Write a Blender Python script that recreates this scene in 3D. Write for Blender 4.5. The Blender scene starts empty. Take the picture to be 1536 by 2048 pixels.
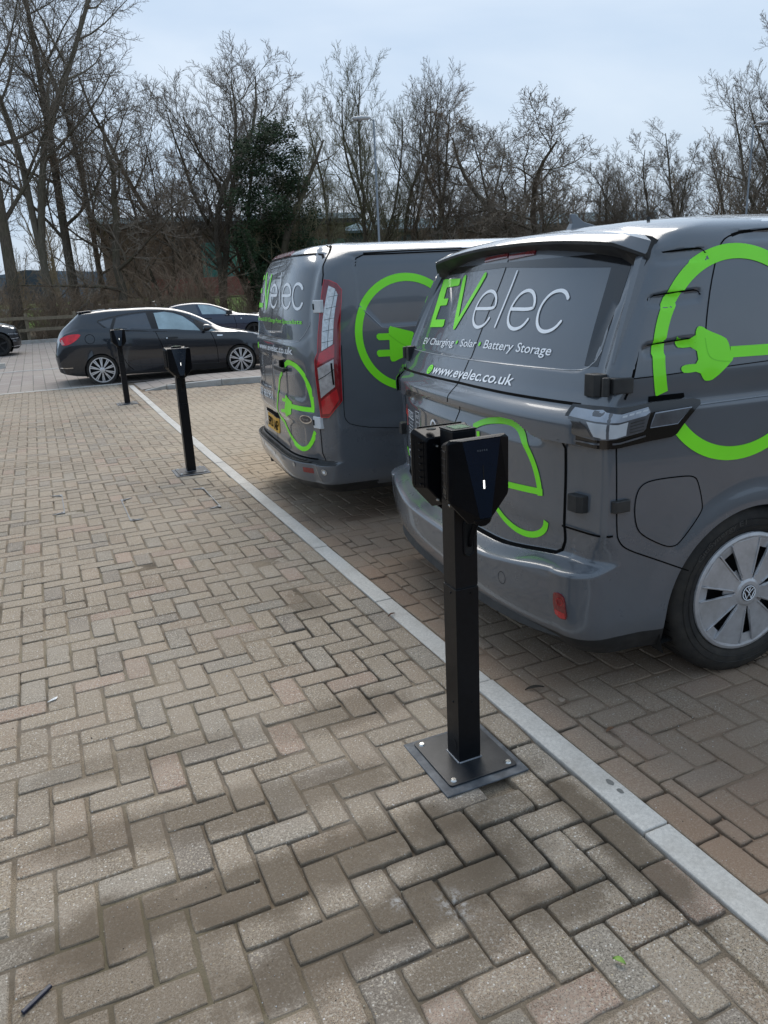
import bpy, bmesh, math, random
from mathutils import Vector, Matrix, noise
C = bpy.context.scene
COL = C.collection
R = math.radians
# ---------------------------------------------------------------- camera
CAM_F, CAM_PITCH, CAM_ROLL, CAM_YAW, CAM_H = 1505.17, .28980, -.04960, .41070, 1.4731
def cam_axes():
    fw = Vector((math.sin(CAM_YAW), math.cos(CAM_YAW), 0)); rt = Vector((math.cos(CAM_YAW), -math.sin(CAM_YAW), 0)); up = Vector((0, 0, 1))
    f2 = fw*math.cos(CAM_PITCH) - up*math.sin(CAM_PITCH); u2 = up*math.cos(CAM_PITCH) + fw*math.sin(CAM_PITCH)
    r3 = rt*math.cos(CAM_ROLL) + u2*math.sin(CAM_ROLL); u3 = u2*math.cos(CAM_ROLL) - rt*math.sin(CAM_ROLL)
    return r3, u3, f2
r3, u3, f3 = cam_axes()
cam = bpy.data.cameras.new('camera'); cam_o = bpy.data.objects.new('camera', cam); COL.objects.link(cam_o)
cam_o.matrix_world = Matrix(((r3.x, u3.x, -f3.x, 0), (r3.y, u3.y, -f3.y, 0), (r3.z, u3.z, -f3.z, CAM_H), (0, 0, 0, 1)))
cam.sensor_fit = 'VERTICAL'; cam.sensor_height = 36; cam.lens = 36*CAM_F/2048; cam.clip_start = .05; cam.clip_end = 3000
C.camera = cam_o
# ---------------------------------------------------------------- world and sun
SUN_EL, SUN_AZ = 48, 20     # degrees; azimuth measured clockwise from +Y
w = bpy.data.worlds.new("World"); C.world = w; w.use_nodes = True
nt = w.node_tree; nt.nodes.clear()
def N(nt, typ, **kw):
    n = nt.nodes.new(typ)
    for k, v in kw.items():
        if k.startswith('_'): setattr(n, k[1:], v)
        else:
            s = n.inputs[int(k[1:])] if (k[0] == 'i' and k[1:].isdigit()) else n.inputs[k.replace('__', ' ')]
            if isinstance(v, bpy.types.NodeSocket): nt.links.new(v, s)
            else: s.default_value = v
    return n
out = N(nt, 'ShaderNodeOutputWorld')
sky = N(nt, 'ShaderNodeTexSky', _sky_type='NISHITA', _sun_disc=False, _sun_elevation=R(SUN_EL), _sun_rotation=R(SUN_AZ), _air_density=1.2, _dust_density=3.0, _ozone_density=1.5)
tc = N(nt, 'ShaderNodeTexCoord')
mp = N(nt, 'ShaderNodeMapping', Vector=tc.outputs['Generated']); mp.inputs['Scale'].default_value = (1.0, 1.0, 3.2); mp.inputs['Rotation'].default_value = (.25, .1, .5)
n1 = N(nt, 'ShaderNodeTexNoise', Vector=mp.outputs[0], Scale=1.6, Detail=5.0, Roughness=.5, Distortion=.6)
cr = N(nt, 'ShaderNodeValToRGB', Fac=n1.outputs['Fac'])
cr.color_ramp.elements[0].position = .32; cr.color_ramp.elements[0].color = (.235, .330, .455, 1)
cr.color_ramp.elements[1].position = .70; cr.color_ramp.elements[1].color = (.37, .440, .525, 1)
bgc = N(nt, 'ShaderNodeBackground', Color=cr.outputs[0], Strength=1.0)
bgs = N(nt, 'ShaderNodeBackground', Color=sky.outputs[0], Strength=0.08)
mx = N(nt, 'ShaderNodeMixShader', Fac=.88, i1=bgs.outputs[0], i2=bgc.outputs[0])
nt.links.new(mx.outputs[0], out.inputs[0])
sl = bpy.data.lights.new('sun', 'SUN'); sl.energy = 1.35; sl.angle = R(45); sl.color = (1, .94, .86)
so = bpy.data.objects.new('sun', sl); COL.objects.link(so)
sd = Vector((math.sin(R(SUN_AZ))*math.cos(R(SUN_EL)), math.cos(R(SUN_AZ))*math.cos(R(SUN_EL)), math.sin(R(SUN_EL))))
so.rotation_euler = sd.to_track_quat('Z', 'Y').to_euler(); so.location = (0, 0, 30)
C.view_settings.view_transform = 'Standard'; C.view_settings.look = 'None'; C.view_settings.exposure = 0.84; C.view_settings.gamma = 1
# ---------------------------------------------------------------- object helpers
def link(name, me, parent=None, mats=()):
    o = bpy.data.objects.new(name, me); COL.objects.link(o)
    if parent: o.parent = parent
    if me is not None:
        for m in (mats if isinstance(mats, (list, tuple)) else [mats]): me.materials.append(m)
    return o
def thing(name, label, cat, loc=(0, 0, 0), rz=0, group=None):
    o = bpy.data.objects.new(name, None); COL.objects.link(o); o.location = loc; o.rotation_euler = (0, 0, rz); o.empty_display_size = .2
    o['label'] = label; o['category'] = cat
    if group: o['group'] = group
    return o
def tag(o, label, cat, group=None):
    o['label'] = label; o['category'] = cat
    if group: o['group'] = group
    return o
def dup(root, loc=None, rz=None, label=None, sc=None, group=None):
    r = root.copy(); COL.objects.link(r)
    if loc is not None: r.location = loc
    if rz is not None: r.rotation_euler = (0, 0, rz)
    if sc is not None: r.scale = sc if isinstance(sc, tuple) else (sc, sc, sc)
    if label: r['label'] = label
    if group: r['group'] = group
    for ch in list(root.children):
        c = ch.copy(); COL.objects.link(c); c.parent = r
        for g in list(ch.children):
            d = g.copy(); COL.objects.link(d); d.parent = c
    return r
class MB:
    """collects geometry for one mesh"""
    def __init__(s): s.v = []; s.f = []; s.mi = []; s.m = 0
    def add(s, vs, fs, mi=None):
        b = len(s.v); s.v.extend([tuple(v) for v in vs]); s.f.extend([tuple(i+b for i in f) for f in fs]); s.mi.extend([s.m if mi is None else mi]*len(fs))
    def box(s, c, d, rz=0, mi=None, M=None):
        hx, hy, hz = d[0]/2, d[1]/2, d[2]/2
        vs = [Vector((x, y, z)) for z in (-hz, hz) for y in (-hy, hy) for x in (-hx, hx)]
        if M is None: M = Matrix.Translation(c) @ Matrix.Rotation(rz, 4, 'Z')
        else: M = Matrix.Translation(c) @ M
        s.add([M @ v for v in vs], [(0, 2, 3, 1), (4, 5, 7, 6), (0, 1, 5, 4), (2, 6, 7, 3), (0, 4, 6, 2), (1, 3, 7, 5)], mi)
    def cyl(s, a, b, ra, rb=None, n=12, caps=True, mi=None):
        a = Vector(a); b = Vector(b); rb = ra if rb is None else rb
        d = (b-a).normalized(); u = d.orthogonal().normalized(); v = d.cross(u)
        vs = [p + (u*math.cos(2*math.pi*i/n) + v*math.sin(2*math.pi*i/n))*r for p, r in ((a, ra), (b, rb)) for i in range(n)]
        fs = [(i, (i+1) % n, n+(i+1) % n, n+i) for i in range(n)]
        if caps: fs += [tuple(range(n))[::-1], tuple(range(n, 2*n))]
        s.add(vs, fs, mi)
    def lathe(s, c, axis, prof, n=32, mi=None, ref=None):
        """prof: list of (radius, offset along axis)"""
        c = Vector(c); d = Vector(axis).normalized(); u = (Vector(ref) if ref else d.orthogonal()).normalized(); v = d.cross(u)
        vs = [c + d*h + (u*math.cos(2*math.pi*i/n) + v*math.sin(2*math.pi*i/n))*r for r, h in prof for i in range(n)]
        fs = [(k*n+i, k*n+(i+1) % n, (k+1)*n+(i+1) % n, (k+1)*n+i) for k in range(len(prof)-1) for i in range(n)]
        s.add(vs, fs, mi)
    def tube(s, pts, r, n=8, caps=True, mi=None):
        pts = [Vector(p) for p in pts]; rs = r if isinstance(r, (list, tuple)) else [r]*len(pts)
        u = None; vs = []
        for i, p in enumerate(pts):
            d = (pts[min(i+1, len(pts)-1)] - pts[max(i-1, 0)]).normalized()
            if u is None: u = d.orthogonal().normalized()
            else: u = (u - d*u.dot(d)).normalized()
            v = d.cross(u)
            vs += [p + (u*math.cos(2*math.pi*k/n) + v*math.sin(2*math.pi*k/n))*rs[i] for k in range(n)]
        fs = [(k*n+i, k*n+(i+1) % n, (k+1)*n+(i+1) % n, (k+1)*n+i) for k in range(len(pts)-1) for i in range(n)]
        if caps: fs += [tuple(range(n))[::-1], tuple(range((len(pts)-1)*n, len(pts)*n))]
        s.add(vs, fs, mi)
    def prism(s, poly, z0, z1, mi=None, M=None):
        """poly: 2-D outline (counter-clockwise) extruded in z, then transformed by M"""
        n = len(poly); M = M or Matrix()
        vs = [M @ Vector((x, y, z)) for z in (z0, z1) for x, y in poly]
        s.add(vs, [tuple(range(n))[::-1], tuple(range(n, 2*n))] + [(i, (i+1) % n, n+(i+1) % n, n+i) for i in range(n)], mi)
    def build(s, name, mats, parent=None, smooth=False, bevel=0, seg=2, sharp=None):
        me = bpy.data.meshes.new(name); me.from_pydata(s.v, [], s.f)
        if smooth:
            me.polygons.foreach_set('use_smooth', [True]*len(me.polygons))
            if sharp: me.set_sharp_from_angle(angle=R(sharp))
        o = link(name, me, parent, mats)
        if len(set(s.mi)) > 1 or (s.mi and s.mi[0]): me.polygons.foreach_set('material_index', s.mi)
        me.update()
        if bevel:
            b = o.modifiers.new('bevel', 'BEVEL'); b.width = bevel; b.segments = seg; b.limit_method = 'ANGLE'; b.angle_limit = R(35); b.harden_normals = False
        return o
# ---------------------------------------------------------------- material helpers
def newmat(name):
    m = bpy.data.materials.new(name); m.use_nodes = True; nt = m.node_tree; nt.nodes.clear()
    o = N(nt, 'ShaderNodeOutputMaterial'); b = N(nt, 'ShaderNodeBsdfPrincipled'); nt.links.new(b.outputs[0], o.inputs[0])
    return m, nt, b
def rgb(c): return (c[0], c[1], c[2], 1)
def mix(nt, f, a, b, blend='MIX'):
    n = nt.nodes.new('ShaderNodeMix'); n.data_type = 'RGBA'; n.blend_type = blend; n.clamp_factor = True
    for k, v in ((0, f), (6, a), (7, b)):
        s = n.inputs[k]
        if isinstance(v, bpy.types.NodeSocket): nt.links.new(v, s)
        elif isinstance(v, (int, float)): s.default_value = v if k == 0 else (v, v, v, 1)
        else: s.default_value = rgb(v)
    return n.outputs[2]
def noi(nt, sc, det=3, rough=.5, vec=None, dist=0, typ='ShaderNodeTexNoise'):
    n = nt.nodes.new(typ); n.inputs['Scale'].default_value = sc
    if typ == 'ShaderNodeTexNoise': n.inputs['Detail'].default_value = det; n.inputs['Roughness'].default_value = rough; n.inputs['Distortion'].default_value = dist
    if vec is not None: nt.links.new(vec, n.inputs['Vector'])
    return n.outputs[0]
def ramp(nt, f, stops):
    n = nt.nodes.new('ShaderNodeValToRGB'); nt.links.new(f, n.inputs[0]); e = n.color_ramp.elements
    while len(e) < len(stops): e.new(.5)
    for k, (p, c) in enumerate(stops): e[k].position = p; e[k].color = (c, c, c, 1) if isinstance(c, (int, float)) else rgb(c)
    return n.outputs[0]
def maths(nt, op, a, b=0.0, clamp=False):
    n = nt.nodes.new('ShaderNodeMath'); n.operation = op; n.use_clamp = clamp
    for s, v in ((n.inputs[0], a), (n.inputs[1], b)):
        if isinstance(v, bpy.types.NodeSocket): nt.links.new(v, s)
        else: s.default_value = v
    return n.outputs[0]
def bump(nt, b, h, strength=.3, dist=.01, prev=None):
    n = nt.nodes.new('ShaderNodeBump'); n.inputs['Strength'].default_value = strength; n.inputs['Distance'].default_value = dist
    nt.links.new(h, n.inputs['Height'])
    if prev is not None: nt.links.new(prev, n.inputs['Normal'])
    nt.links.new(n.outputs[0], b.inputs['Normal']); return n.outputs[0]
def simple(name, col, rough=.5, metal=0, coat=0, spec=.5, var=.12, sc=30, bmp=0, emit=None, coatr=.03, dirt=None):
    m, nt, b = newmat(name)
    tcn = nt.nodes.new('ShaderNodeTexCoord'); vec = tcn.outputs['Object']
    f = noi(nt, sc, 4, .6, vec)
    c = mix(nt, ramp(nt, f, [(.3, 0.), (.7, 1.)]), tuple(x*(1-var) for x in col), tuple(min(1, x*(1+var)) for x in col))
    if dirt:
        f2 = noi(nt, dirt[2] if len(dirt) > 2 else 6, 5, .65, vec); c = mix(nt, maths(nt, 'MULTIPLY', ramp(nt, f2, [(.42, 0.), (.75, 1.)]), dirt[1]), c, dirt[0])
    nt.links.new(c, b.inputs['Base Color'])
    rr = ramp(nt, noi(nt, sc*.4, 4, .6, vec), [(.3, max(0, rough*.85)), (.7, min(1, rough*1.15))]); nt.links.new(rr, b.inputs['Roughness'])
    b.inputs['Metallic'].default_value = metal; b.inputs['Coat Weight'].default_value = coat; b.inputs['Coat Roughness'].default_value = coatr; b.inputs['Specular IOR Level'].default_value = spec
    if bmp: bump(nt, b, noi(nt, sc*6, 4, .6, vec), bmp, .002)
    if emit: b.inputs['Emission Color'].default_value = rgb(emit[0]); b.inputs['Emission Strength'].default_value = emit[1]
    return m
# ================================================================ ground
def dirt_fields(nt):
    """position-based masks shared by bricks, joints and sand: returns colour modifiers"""
    g = nt.nodes.new('ShaderNodeNewGeometry'); pos = g.outputs['Position']
    sx = nt.nodes.new('ShaderNodeSeparateXYZ'); nt.links.new(pos, sx.inputs[0])
    return pos, sx.outputs[0], sx.outputs[1]
def blob(nt, pos, cx, cy, rx, ry, sc=2.2, amt=.5, ang=0):
    """soft-edged irregular stain around (cx, cy): 1 inside, 0 outside"""
    mp = nt.nodes.new('ShaderNodeMapping'); mp.vector_type = 'POINT'; nt.links.new(pos, mp.inputs[0])
    c, s = math.cos(ang), math.sin(ang)
    mp.inputs['Rotation'].default_value = (0, 0, -ang)
    mp.inputs['Location'].default_value = (-(cx*c+cy*s)/rx, -(-cx*s+cy*c)/ry, 0); mp.inputs['Scale'].default_value = (1/rx, 1/ry, 0)
    # POINT mapping scales, rotates, then moves: rotate first with a separate node when an angle is asked for
    if ang:
        m1 = nt.nodes.new('ShaderNodeMapping'); nt.links.new(pos, m1.inputs[0]); m1.inputs['Rotation'].default_value = (0, 0, -ang)
        nt.links.new(m1.outputs[0], mp.inputs[0]); mp.inputs['Rotation'].default_value = (0, 0, 0)
    ln = nt.nodes.new('ShaderNodeVectorMath'); ln.operation = 'LENGTH'; nt.links.new(mp.outputs[0], ln.inputs[0])
    nz = noi(nt, sc, 4, .6, pos)
    v = maths(nt, 'ADD', ln.outputs['Value'], maths(nt, 'MULTIPLY', maths(nt, 'SUBTRACT', nz, .5), amt*3))
    return ramp(nt, v, [(.55, 1.), (1.0, 0.)])
def weather(nt, c, joint=False):
    pos, X, Y = dirt_fields(nt)
    # sandy dust, broad
    big = ramp(nt, noi(nt, .55, 5, .6, pos), [(.40, 0.), (.66, 1.)])
    c = mix(nt, maths(nt, 'MULTIPLY', big, .45), c, (.44, .365, .285))
    # fine dust scatter
    fine = ramp(nt, noi(nt, 7, 6, .7, pos), [(.46, 0.), (.66, 1.)])
    c = mix(nt, maths(nt, 'MULTIPLY', fine, .34), c, (.39, .325, .26))
    # reddish-brown soil washed over the bays right of the kerb
    s1 = maths(nt, 'SUBTRACT', X, 1.36); m1 = ramp(nt, s1, [(.0, 0.), (.05, 1.)])
    m2 = ramp(nt, maths(nt, 'DIVIDE', Y, 10.0), [(.46, 1.), (.58, .25)])
    s2 = ramp(nt, noi(nt, 1.3, 5, .62, pos), [(.30, .35), (.60, 1.)])
    c = mix(nt, maths(nt, 'MULTIPLY', maths(nt, 'MULTIPLY', m1, m2), maths(nt, 'MULTIPLY', s2, .74)), c, (.290, .185, .120))
    # pale sand spilled in the empty bay behind
    c = mix(nt, maths(nt, 'MULTIPLY', blob(nt, pos, 2.4, 8.6, 1.7, 4.4, 1.0, .45), .55), c, (.50, .41, .30))
    c = mix(nt, maths(nt, 'MULTIPLY', blob(nt, pos, 1.75, 6.3, .4, 1.1, 3., .4), .5), c, (.42, .31, .20))
    # damp muddy smears round the near post
    for cx, cy, rx, ry, am, ang in ((.30, 1.62, .95, .13, .74, -.05), (.55, 1.36, .60, .12, .74, .10), (.30, 1.95, .80, .13, .55, -.12), (-.05, 1.45, .35, .25, .5, 0), (.1, 2.35, .6, .10, .35, -.1), (.66, 1.20, .30, .07, .5, .3), (1.22, 1.36, .085, .40, .78, 0), (.84, 1.50, .22, .15, .55, .3), (.98, 1.22, .20, .09, .6, .2), (.80, 2.28, .30, .13, .45, .1), (1.0, 3.30, .12, .22, .45, 0), (1.65, 5.6, .2, .45, .5, 0), (.55, 1.02, .35, .06, .35, 0)):
        c = mix(nt, maths(nt, 'MULTIPLY', blob(nt, pos, cx, cy, rx, ry, 5., .50, ang), am), c, (.115, .086, .058))
    # white cement dust
    for cx, cy, rr in ((.72, 1.33, .055), (.60, 1.40, .03)):
        c = mix(nt, maths(nt, 'MULTIPLY', maths(nt, 'MULTIPLY', blob(nt, pos, cx, cy, rr, rr*1.3, 30., .9), ramp(nt, noi(nt, 60, 5, .7, pos), [(.45, 0.), (.6, 1.)])), .5), c, (.62, .60, .57))
    # green algae in the older joints up the left
    if joint:
        mo = maths(nt, 'MULTIPLY', ramp(nt, noi(nt, 1.1, 3, .5, pos), [(.45, 0.), (.6, 1.)]), ramp(nt, maths(nt, 'DIVIDE', X, 2.0), [(.1, 1.), (.45, 0.)]))
        c = mix(nt, maths(nt, 'MULTIPLY', mo, .28), c, (.13, .125, .06))
    return c, pos
def brick_mat():
    m, nt, b = newmat('paver_brick')
    at = nt.nodes.new('ShaderNodeAttribute'); at.attribute_name = 'tone'
    g = nt.nodes.new('ShaderNodeNewGeometry'); pos = g.outputs['Position']
    base = at.outputs['Color']
    gr = noi(nt, 330, 2, .7, pos); base = mix(nt, ramp(nt, gr, [(.38, 1.), (.5, 0.)]), base, mix(nt, .88, base, (.04, .033, .027)))
    gr2 = noi(nt, 150, 3, .7, pos); base = mix(nt, ramp(nt, gr2, [(.52, 0.), (.62, .9)]), base, (.50, .44, .36))
    vo = nt.nodes.new('ShaderNodeTexVoronoi'); vo.inputs['Scale'].default_value = 105; nt.links.new(pos, vo.inputs['Vector'])
    sp = ramp(nt, vo.outputs['Distance'], [(.16, 1.), (.28, 0.)])
    wn = nt.nodes.new('ShaderNodeSeparateColor'); nt.links.new(vo.outputs['Color'], wn.inputs[0])
    pick = ramp(nt, wn.outputs[0], [(.58, 0.), (.62, 1.)])
    scol = nt.nodes.new('ShaderNodeValToRGB'); nt.links.new(wn.outputs[1], scol.inputs[0]); e = scol.color_ramp.elements; scol.color_ramp.interpolation = 'CONSTANT'
    for k, (p_, c_) in enumerate(((0, (.80, .76, .68)), (.35, (.62, .50, .32)), (.6, (.07, .065, .06)), (.85, (.85, .84, .82)))):
        if k > 1: e.new(.5)
        e[k].position = p_; e[k].color = rgb(c_)
    base = mix(nt, maths(nt, 'MULTIPLY', maths(nt, 'MULTIPLY', sp, pick), .85), base, scol.outputs[0])
    c, _ = weather(nt, base)
    # dust gathered against the worn edges
    ed = nt.nodes.new('ShaderNodeAttribute'); ed.attribute_name = 'edge'
    ef = maths(nt, 'MULTIPLY', ed.outputs['Fac'], ramp(nt, noi(nt, 14, 4, .6, pos), [(.35, .2), (.65, .9)]))
    c = mix(nt, ef, c, mix(nt, ramp(nt, noi(nt, 3.1, 3, .5, pos), [(.4, 0.), (.6, 1.)]), (.27, .21, .145), (.085, .070, .052)))
    nt.links.new(c, b.inputs['Base Color']); b.inputs['Roughness'].default_value = .93; b.inputs['Specular IOR Level'].default_value = .28
    p1 = bump(nt, b, noi(nt, 210, 4, .75, pos), .75, .0022)
    bump(nt, b, noi(nt, 34, 3, .6, pos), .30, .004, p1)
    return m
def sand_mat():
    m, nt, b = newmat('joint_sand')
    g = nt.nodes.new('ShaderNodeNewGeometry'); pos = g.outputs['Position']
    base = mix(nt, ramp(nt, noi(nt, 260, 3, .7, pos), [(.35, 0.), (.65, 1.)]), (.085, .062, .042), (.40, .31, .21))
    base = mix(nt, ramp(nt, noi(nt, 2.4, 4, .6, pos), [(.38, 0.), (.58, .9)]), base, (.075, .058, .042))
    c, _ = weather(nt, base, True)
    nt.links.new(c, b.inputs['Base Color']); b.inputs['Roughness'].default_value = .97; b.inputs['Specular IOR Level'].default_value = .2
    bump(nt, b, noi(nt, 190, 4, .75, pos), .9, .003)
    return m
M_brick = brick_mat(); M_sand = sand_mat()
rnd = random.Random(5)
def tone():
    k = rnd.random(); v = rnd.uniform(.86, 1.12)
    if k < .05: c = (.330, .235, .180)
    elif k < .15: c = (.262, .234, .192)
    elif k < .32: c = (.302, .236, .172)
    elif k < .38: c = (.205, .178, .148)
    else: c = (.292, .240, .178)
    return tuple(x*v*k_ for x, k_ in zip(c, (1.13, 1.085, 1.05)))
class Pavers:
    def __init__(s): s.v = []; s.f = []; s.tone = []; s.edge = []
    def brick(s, x0, y0, x1, y1, z=0., near=False, fn=None, t=None):
        g = rnd.uniform(.0018, .0034); t = t or tone()
        dz = rnd.gauss(0, .0009 if not near else .0013); tx = rnd.gauss(0, .0007); ty = rnd.gauss(0, .0007)
        jx, jy = rnd.gauss(0, .0011), rnd.gauss(0, .0011)
        b = len(s.v)
        if near:
            # perimeter points with worn, wavy edge
            nx = max(2, round((x1-x0)/.025)); ny = max(2, round((y1-y0)/.025))
            per = [(x0+g+(x1-x0-2*g)*i/nx, y0+g) for i in range(nx)] + [(x1-g, y0+g+(y1-y0-2*g)*i/ny) for i in range(ny)] + \
                  [(x1-g-(x1-x0-2*g)*i/nx, y1-g) for i in range(nx)] + [(x0+g, y1-g-(y1-y0-2*g)*i/ny) for i in range(ny)]
        else: per = [(x0+g, y0+g), (x1-g, y0+g), (x1-g, y1-g), (x0+g, y1-g)]
        cx, cy = (x0+x1)/2, (y0+y1)/2; n = len(per)
        rings = ((0, -.045), (0, -.0075), (.0018, -.0026), (.0045, -.0004), (.011, .0)) if near else ((0, -.045), (0, -.006), (.007, 0))
        for k, (ins, zz) in enumerate(rings):
            for i, (x, y) in enumerate(per):
                w = (noise.noise(Vector((x*37, y*37, k*.3))) * .0013 if near and k else 0)
                if near and k: w += max(0, noise.noise(Vector((x*21+7, y*21, 3.3)))-.25)*.008
                dx = -1 if x > cx+.0001 else 1; dy = -1 if y > cy+.0001 else 1
                ex = min(x-x0, x1-x) < g*1.01; ey = min(y-y0, y1-y) < g*1.01
                px = x + (dx*(ins+w) if ex else 0); py = y + (dy*(ins+w) if ey else 0)
                if near and ex and ey: px += dx*.0022; py += dy*.0022      # rounded corner
                if near and not ex: px += 0 if abs(x-cx) < .001 else max(-ins, min(ins, (cx-x)*ins/(x1-x0)*2))
                if near and not ey: py += 0 if abs(y-cy) < .001 else max(-ins, min(ins, (cy-y)*ins/(y1-y0)*2))
                pz = zz + z + dz + (px-cx)*tx*8 + (py-cy)*ty*8
                p = (px+jx, py+jy, pz)
                if fn: p = fn(p)
                s.v.append(p); s.tone.append(t); s.edge.append((1., 1., .7, .25, 0.)[k] if near else (1., .8, .0)[k])
            if k: s.f += [(b+(k-1)*n+i, b+(k-1)*n+(i+1) % n, b+k*n+(i+1) % n, b+k*n+i) for i in range(n)]
        k = len(rings)-1; s.f.append(tuple(b+k*n+i for i in range(n)))
    def build(s, name):
        me = bpy.data.meshes.new(name); me.from_pydata(s.v, [], s.f)
        a = me.color_attributes.new('tone', 'FLOAT_COLOR', 'POINT'); a.data.foreach_set('color', [x for t in s.tone for x in (*t, 1)])
        e = me.attributes.new('edge', 'FLOAT', 'POINT'); e.data.foreach_set('value', s.edge)
        me.polygons.foreach_set('use_smooth', [True]*len(me.polygons)); me.set_sharp_from_angle(angle=R(24))
        o = link(name, me, None, M_brick); o['kind'] = 'structure'; return o
KX0, KX1 = 1.303, 1.390      # flush kerb edges
def kerb_dx(y): return 0 if y < 9 else .0065*(y-9)**1.25
def herring(P, X0, X1, Y0, Y1, inside, ox, oy, nearf):
    u = .1
    for j in range(int((Y0-oy)/u)-2, int((Y1-oy)/u)+2):
        for i in range(int((X0-ox)/u)-2, int((X1-ox)/u)+2):
            k = (i+j) % 4
            if k == 0: r = [i, j, i+2, j+1]
            elif k == 2: r = [i, j, i+1, j+2]
            else: continue
            x0, y0, x1, y1 = ox+r[0]*u, oy+r[1]*u, ox+r[2]*u, oy+r[3]*u
            x0, x1 = max(x0, X0), min(x1, X1); y0, y1 = max(y0, Y0), min(y1, Y1)
            if x1-x0 < .02 or y1-y0 < .02: continue
            if not inside((x0+x1)/2, (y0+y1)/2): continue
            P.brick(x0, y0, x1, y1, near=nearf((x0+x1)/2, (y0+y1)/2))
RKA = Vector((1.60, 13.22)); RKB = Vector((3.35, 12.87)); RKD = (RKB-RKA).normalized(); RKN = Vector((-RKD.y, RKD.x))   # raised kerb at the back of the bays
def rk_side(x, y): return (Vector((x, y))-RKA).dot(RKN)
POSTS = [(1.048, 1.853), (1.050, 6.615), (1.068, 11.78)]
isnear = lambda x, y: y < 4.6 and -.3 < x < 3.3
P = Pavers()
pl = .158
def in_left(x, y):
    for px, py in POSTS[:2]:
        if abs(x-px) < pl-.035 and abs(y-py) < pl-.035: return False
    return True
herring(P, -4.0, KX0-.106, -1.2, 14.80, in_left, .012, .035, isnear)
y = -1.2
while y < 14.5:      # stretcher course along the kerb
    P.brick(KX0-.104+kerb_dx(y), y, KX0-.004+kerb_dx(y), min(y+.2, 14.7), near=isnear(1.2, y)); y += .2015
P.build('block_paving')
P = Pavers()
herring(P, KX1+.104, 9.0, -1.2, 13.3, lambda x, y: rk_side(x, y) < -.06 and x > KX1+.1+kerb_dx(y), .05, .06, isnear)
y = -1.2
while y < 13.1:
    P.brick(KX1+.003+kerb_dx(y), y, KX1+.103+kerb_dx(y), min(y+.2, 13.2), near=isnear(1.4, y)); y += .2015
P.build('parking_bay')
# near joint sand (uneven), plus the general bed sheet
def grid_sheet(name, X0, X1, Y0, Y1, st, zf, mat):
    nx, ny = int((X1-X0)/st), int((Y1-Y0)/st)
    vs = [(X0+i*st, Y0+j*st, zf(X0+i*st, Y0+j*st)) for j in range(ny+1) for i in range(nx+1)]
    fs = [(j*(nx+1)+i, j*(nx+1)+i+1, (j+1)*(nx+1)+i+1, (j+1)*(nx+1)+i) for j in range(ny) for i in range(nx)]
    me = bpy.data.meshes.new(name); me.from_pydata(vs, [], fs); me.polygons.foreach_set('use_smooth', [True]*len(fs))
    o = link(name, me, None, mat); o['kind'] = 'structure'; return o
def sand_z(x, y):
    a = noise.noise(Vector((x*1.7, y*1.7, 5)))*.6 + noise.noise(Vector((x*6, y*6, 1)))*.5
    d = max(0, 1-math.hypot((x-1.1)/.55, (y-1.45)/.55)); d = max(d, .8*max(0, 1-math.hypot((x-.95)/.25, (y-2.75)/.6)))
    z = -.0034 - max(0, a)*.014 - min(1, d*1.7)*.022
    return z + .0008*noise.noise(Vector((x*60, y*60, 0)))
grid_sheet('joint_sand', -.8, 4.2, .2, 6.2, .017, sand_z, M_sand)
grid_sheet('paving_bed', -4.2, 9.0, -1.4, 14.9, .3, lambda x, y: -.0046 if not (-.9 < x < 4.3 and .1 < y < 6.3) else -.03, M_sand)
# ---------------------------------------------------------------- far road and bays (running bond seen end on), verge, grass
def far_paver_mat():
    m, nt, b = newmat('far_paving')
    g = nt.nodes.new('ShaderNodeNewGeometry'); pos = g.outputs['Position']
    mp = N(nt, 'ShaderNodeMapping', Vector=pos); mp.inputs['Rotation'].default_value = (0, 0, R(90))
    br = N(nt, 'ShaderNodeTexBrick', Vector=mp.outputs[0], _offset=.5); br.inputs['Scale'].default_value = 1; br.inputs['Brick Width'].default_value = .42; br.inputs['Row Height'].default_value = .21
    br.inputs['Mortar Size'].default_value = .010; br.inputs['Mortar Smooth'].default_value = .3; br.inputs['Color1'].default_value = (.25, .20, .18, 1); br.inputs['Color2'].default_value = (.31, .265, .235, 1); br.inputs['Mortar'].default_value = (.075, .065, .055, 1)
    c = mix(nt, ramp(nt, noi(nt, 160, 3, .7, pos), [(.4, 0.), (.7, .5)]), br.outputs[0], (.5, .46, .4))
    c = mix(nt, ramp(nt, noi(nt, .5, 5, .6, pos), [(.42, 0.), (.7, .5)]), c, (.37, .32, .26))
    nt.links.new(c, b.inputs['Base Color']); b.inputs['Roughness'].default_value = .9
    bump(nt, b, br.outputs['Fac'], -.6, .01)
    return m
M_far = far_paver_mat()
def sheet(name, poly, z, mat, kind='structure'):
    me = bpy.data.meshes.new(name); me.from_pydata([(x, y, z if not callable(z) else z(x, y)) for x, y in poly], [], [tuple(range(len(poly)))])
    o = link(name, me, None, mat); o['kind'] = kind; return o
sheet('road', [(-14, 14.90), (30, 14.90), (30, 34), (-14, 34)], -.001, M_far)
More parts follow.
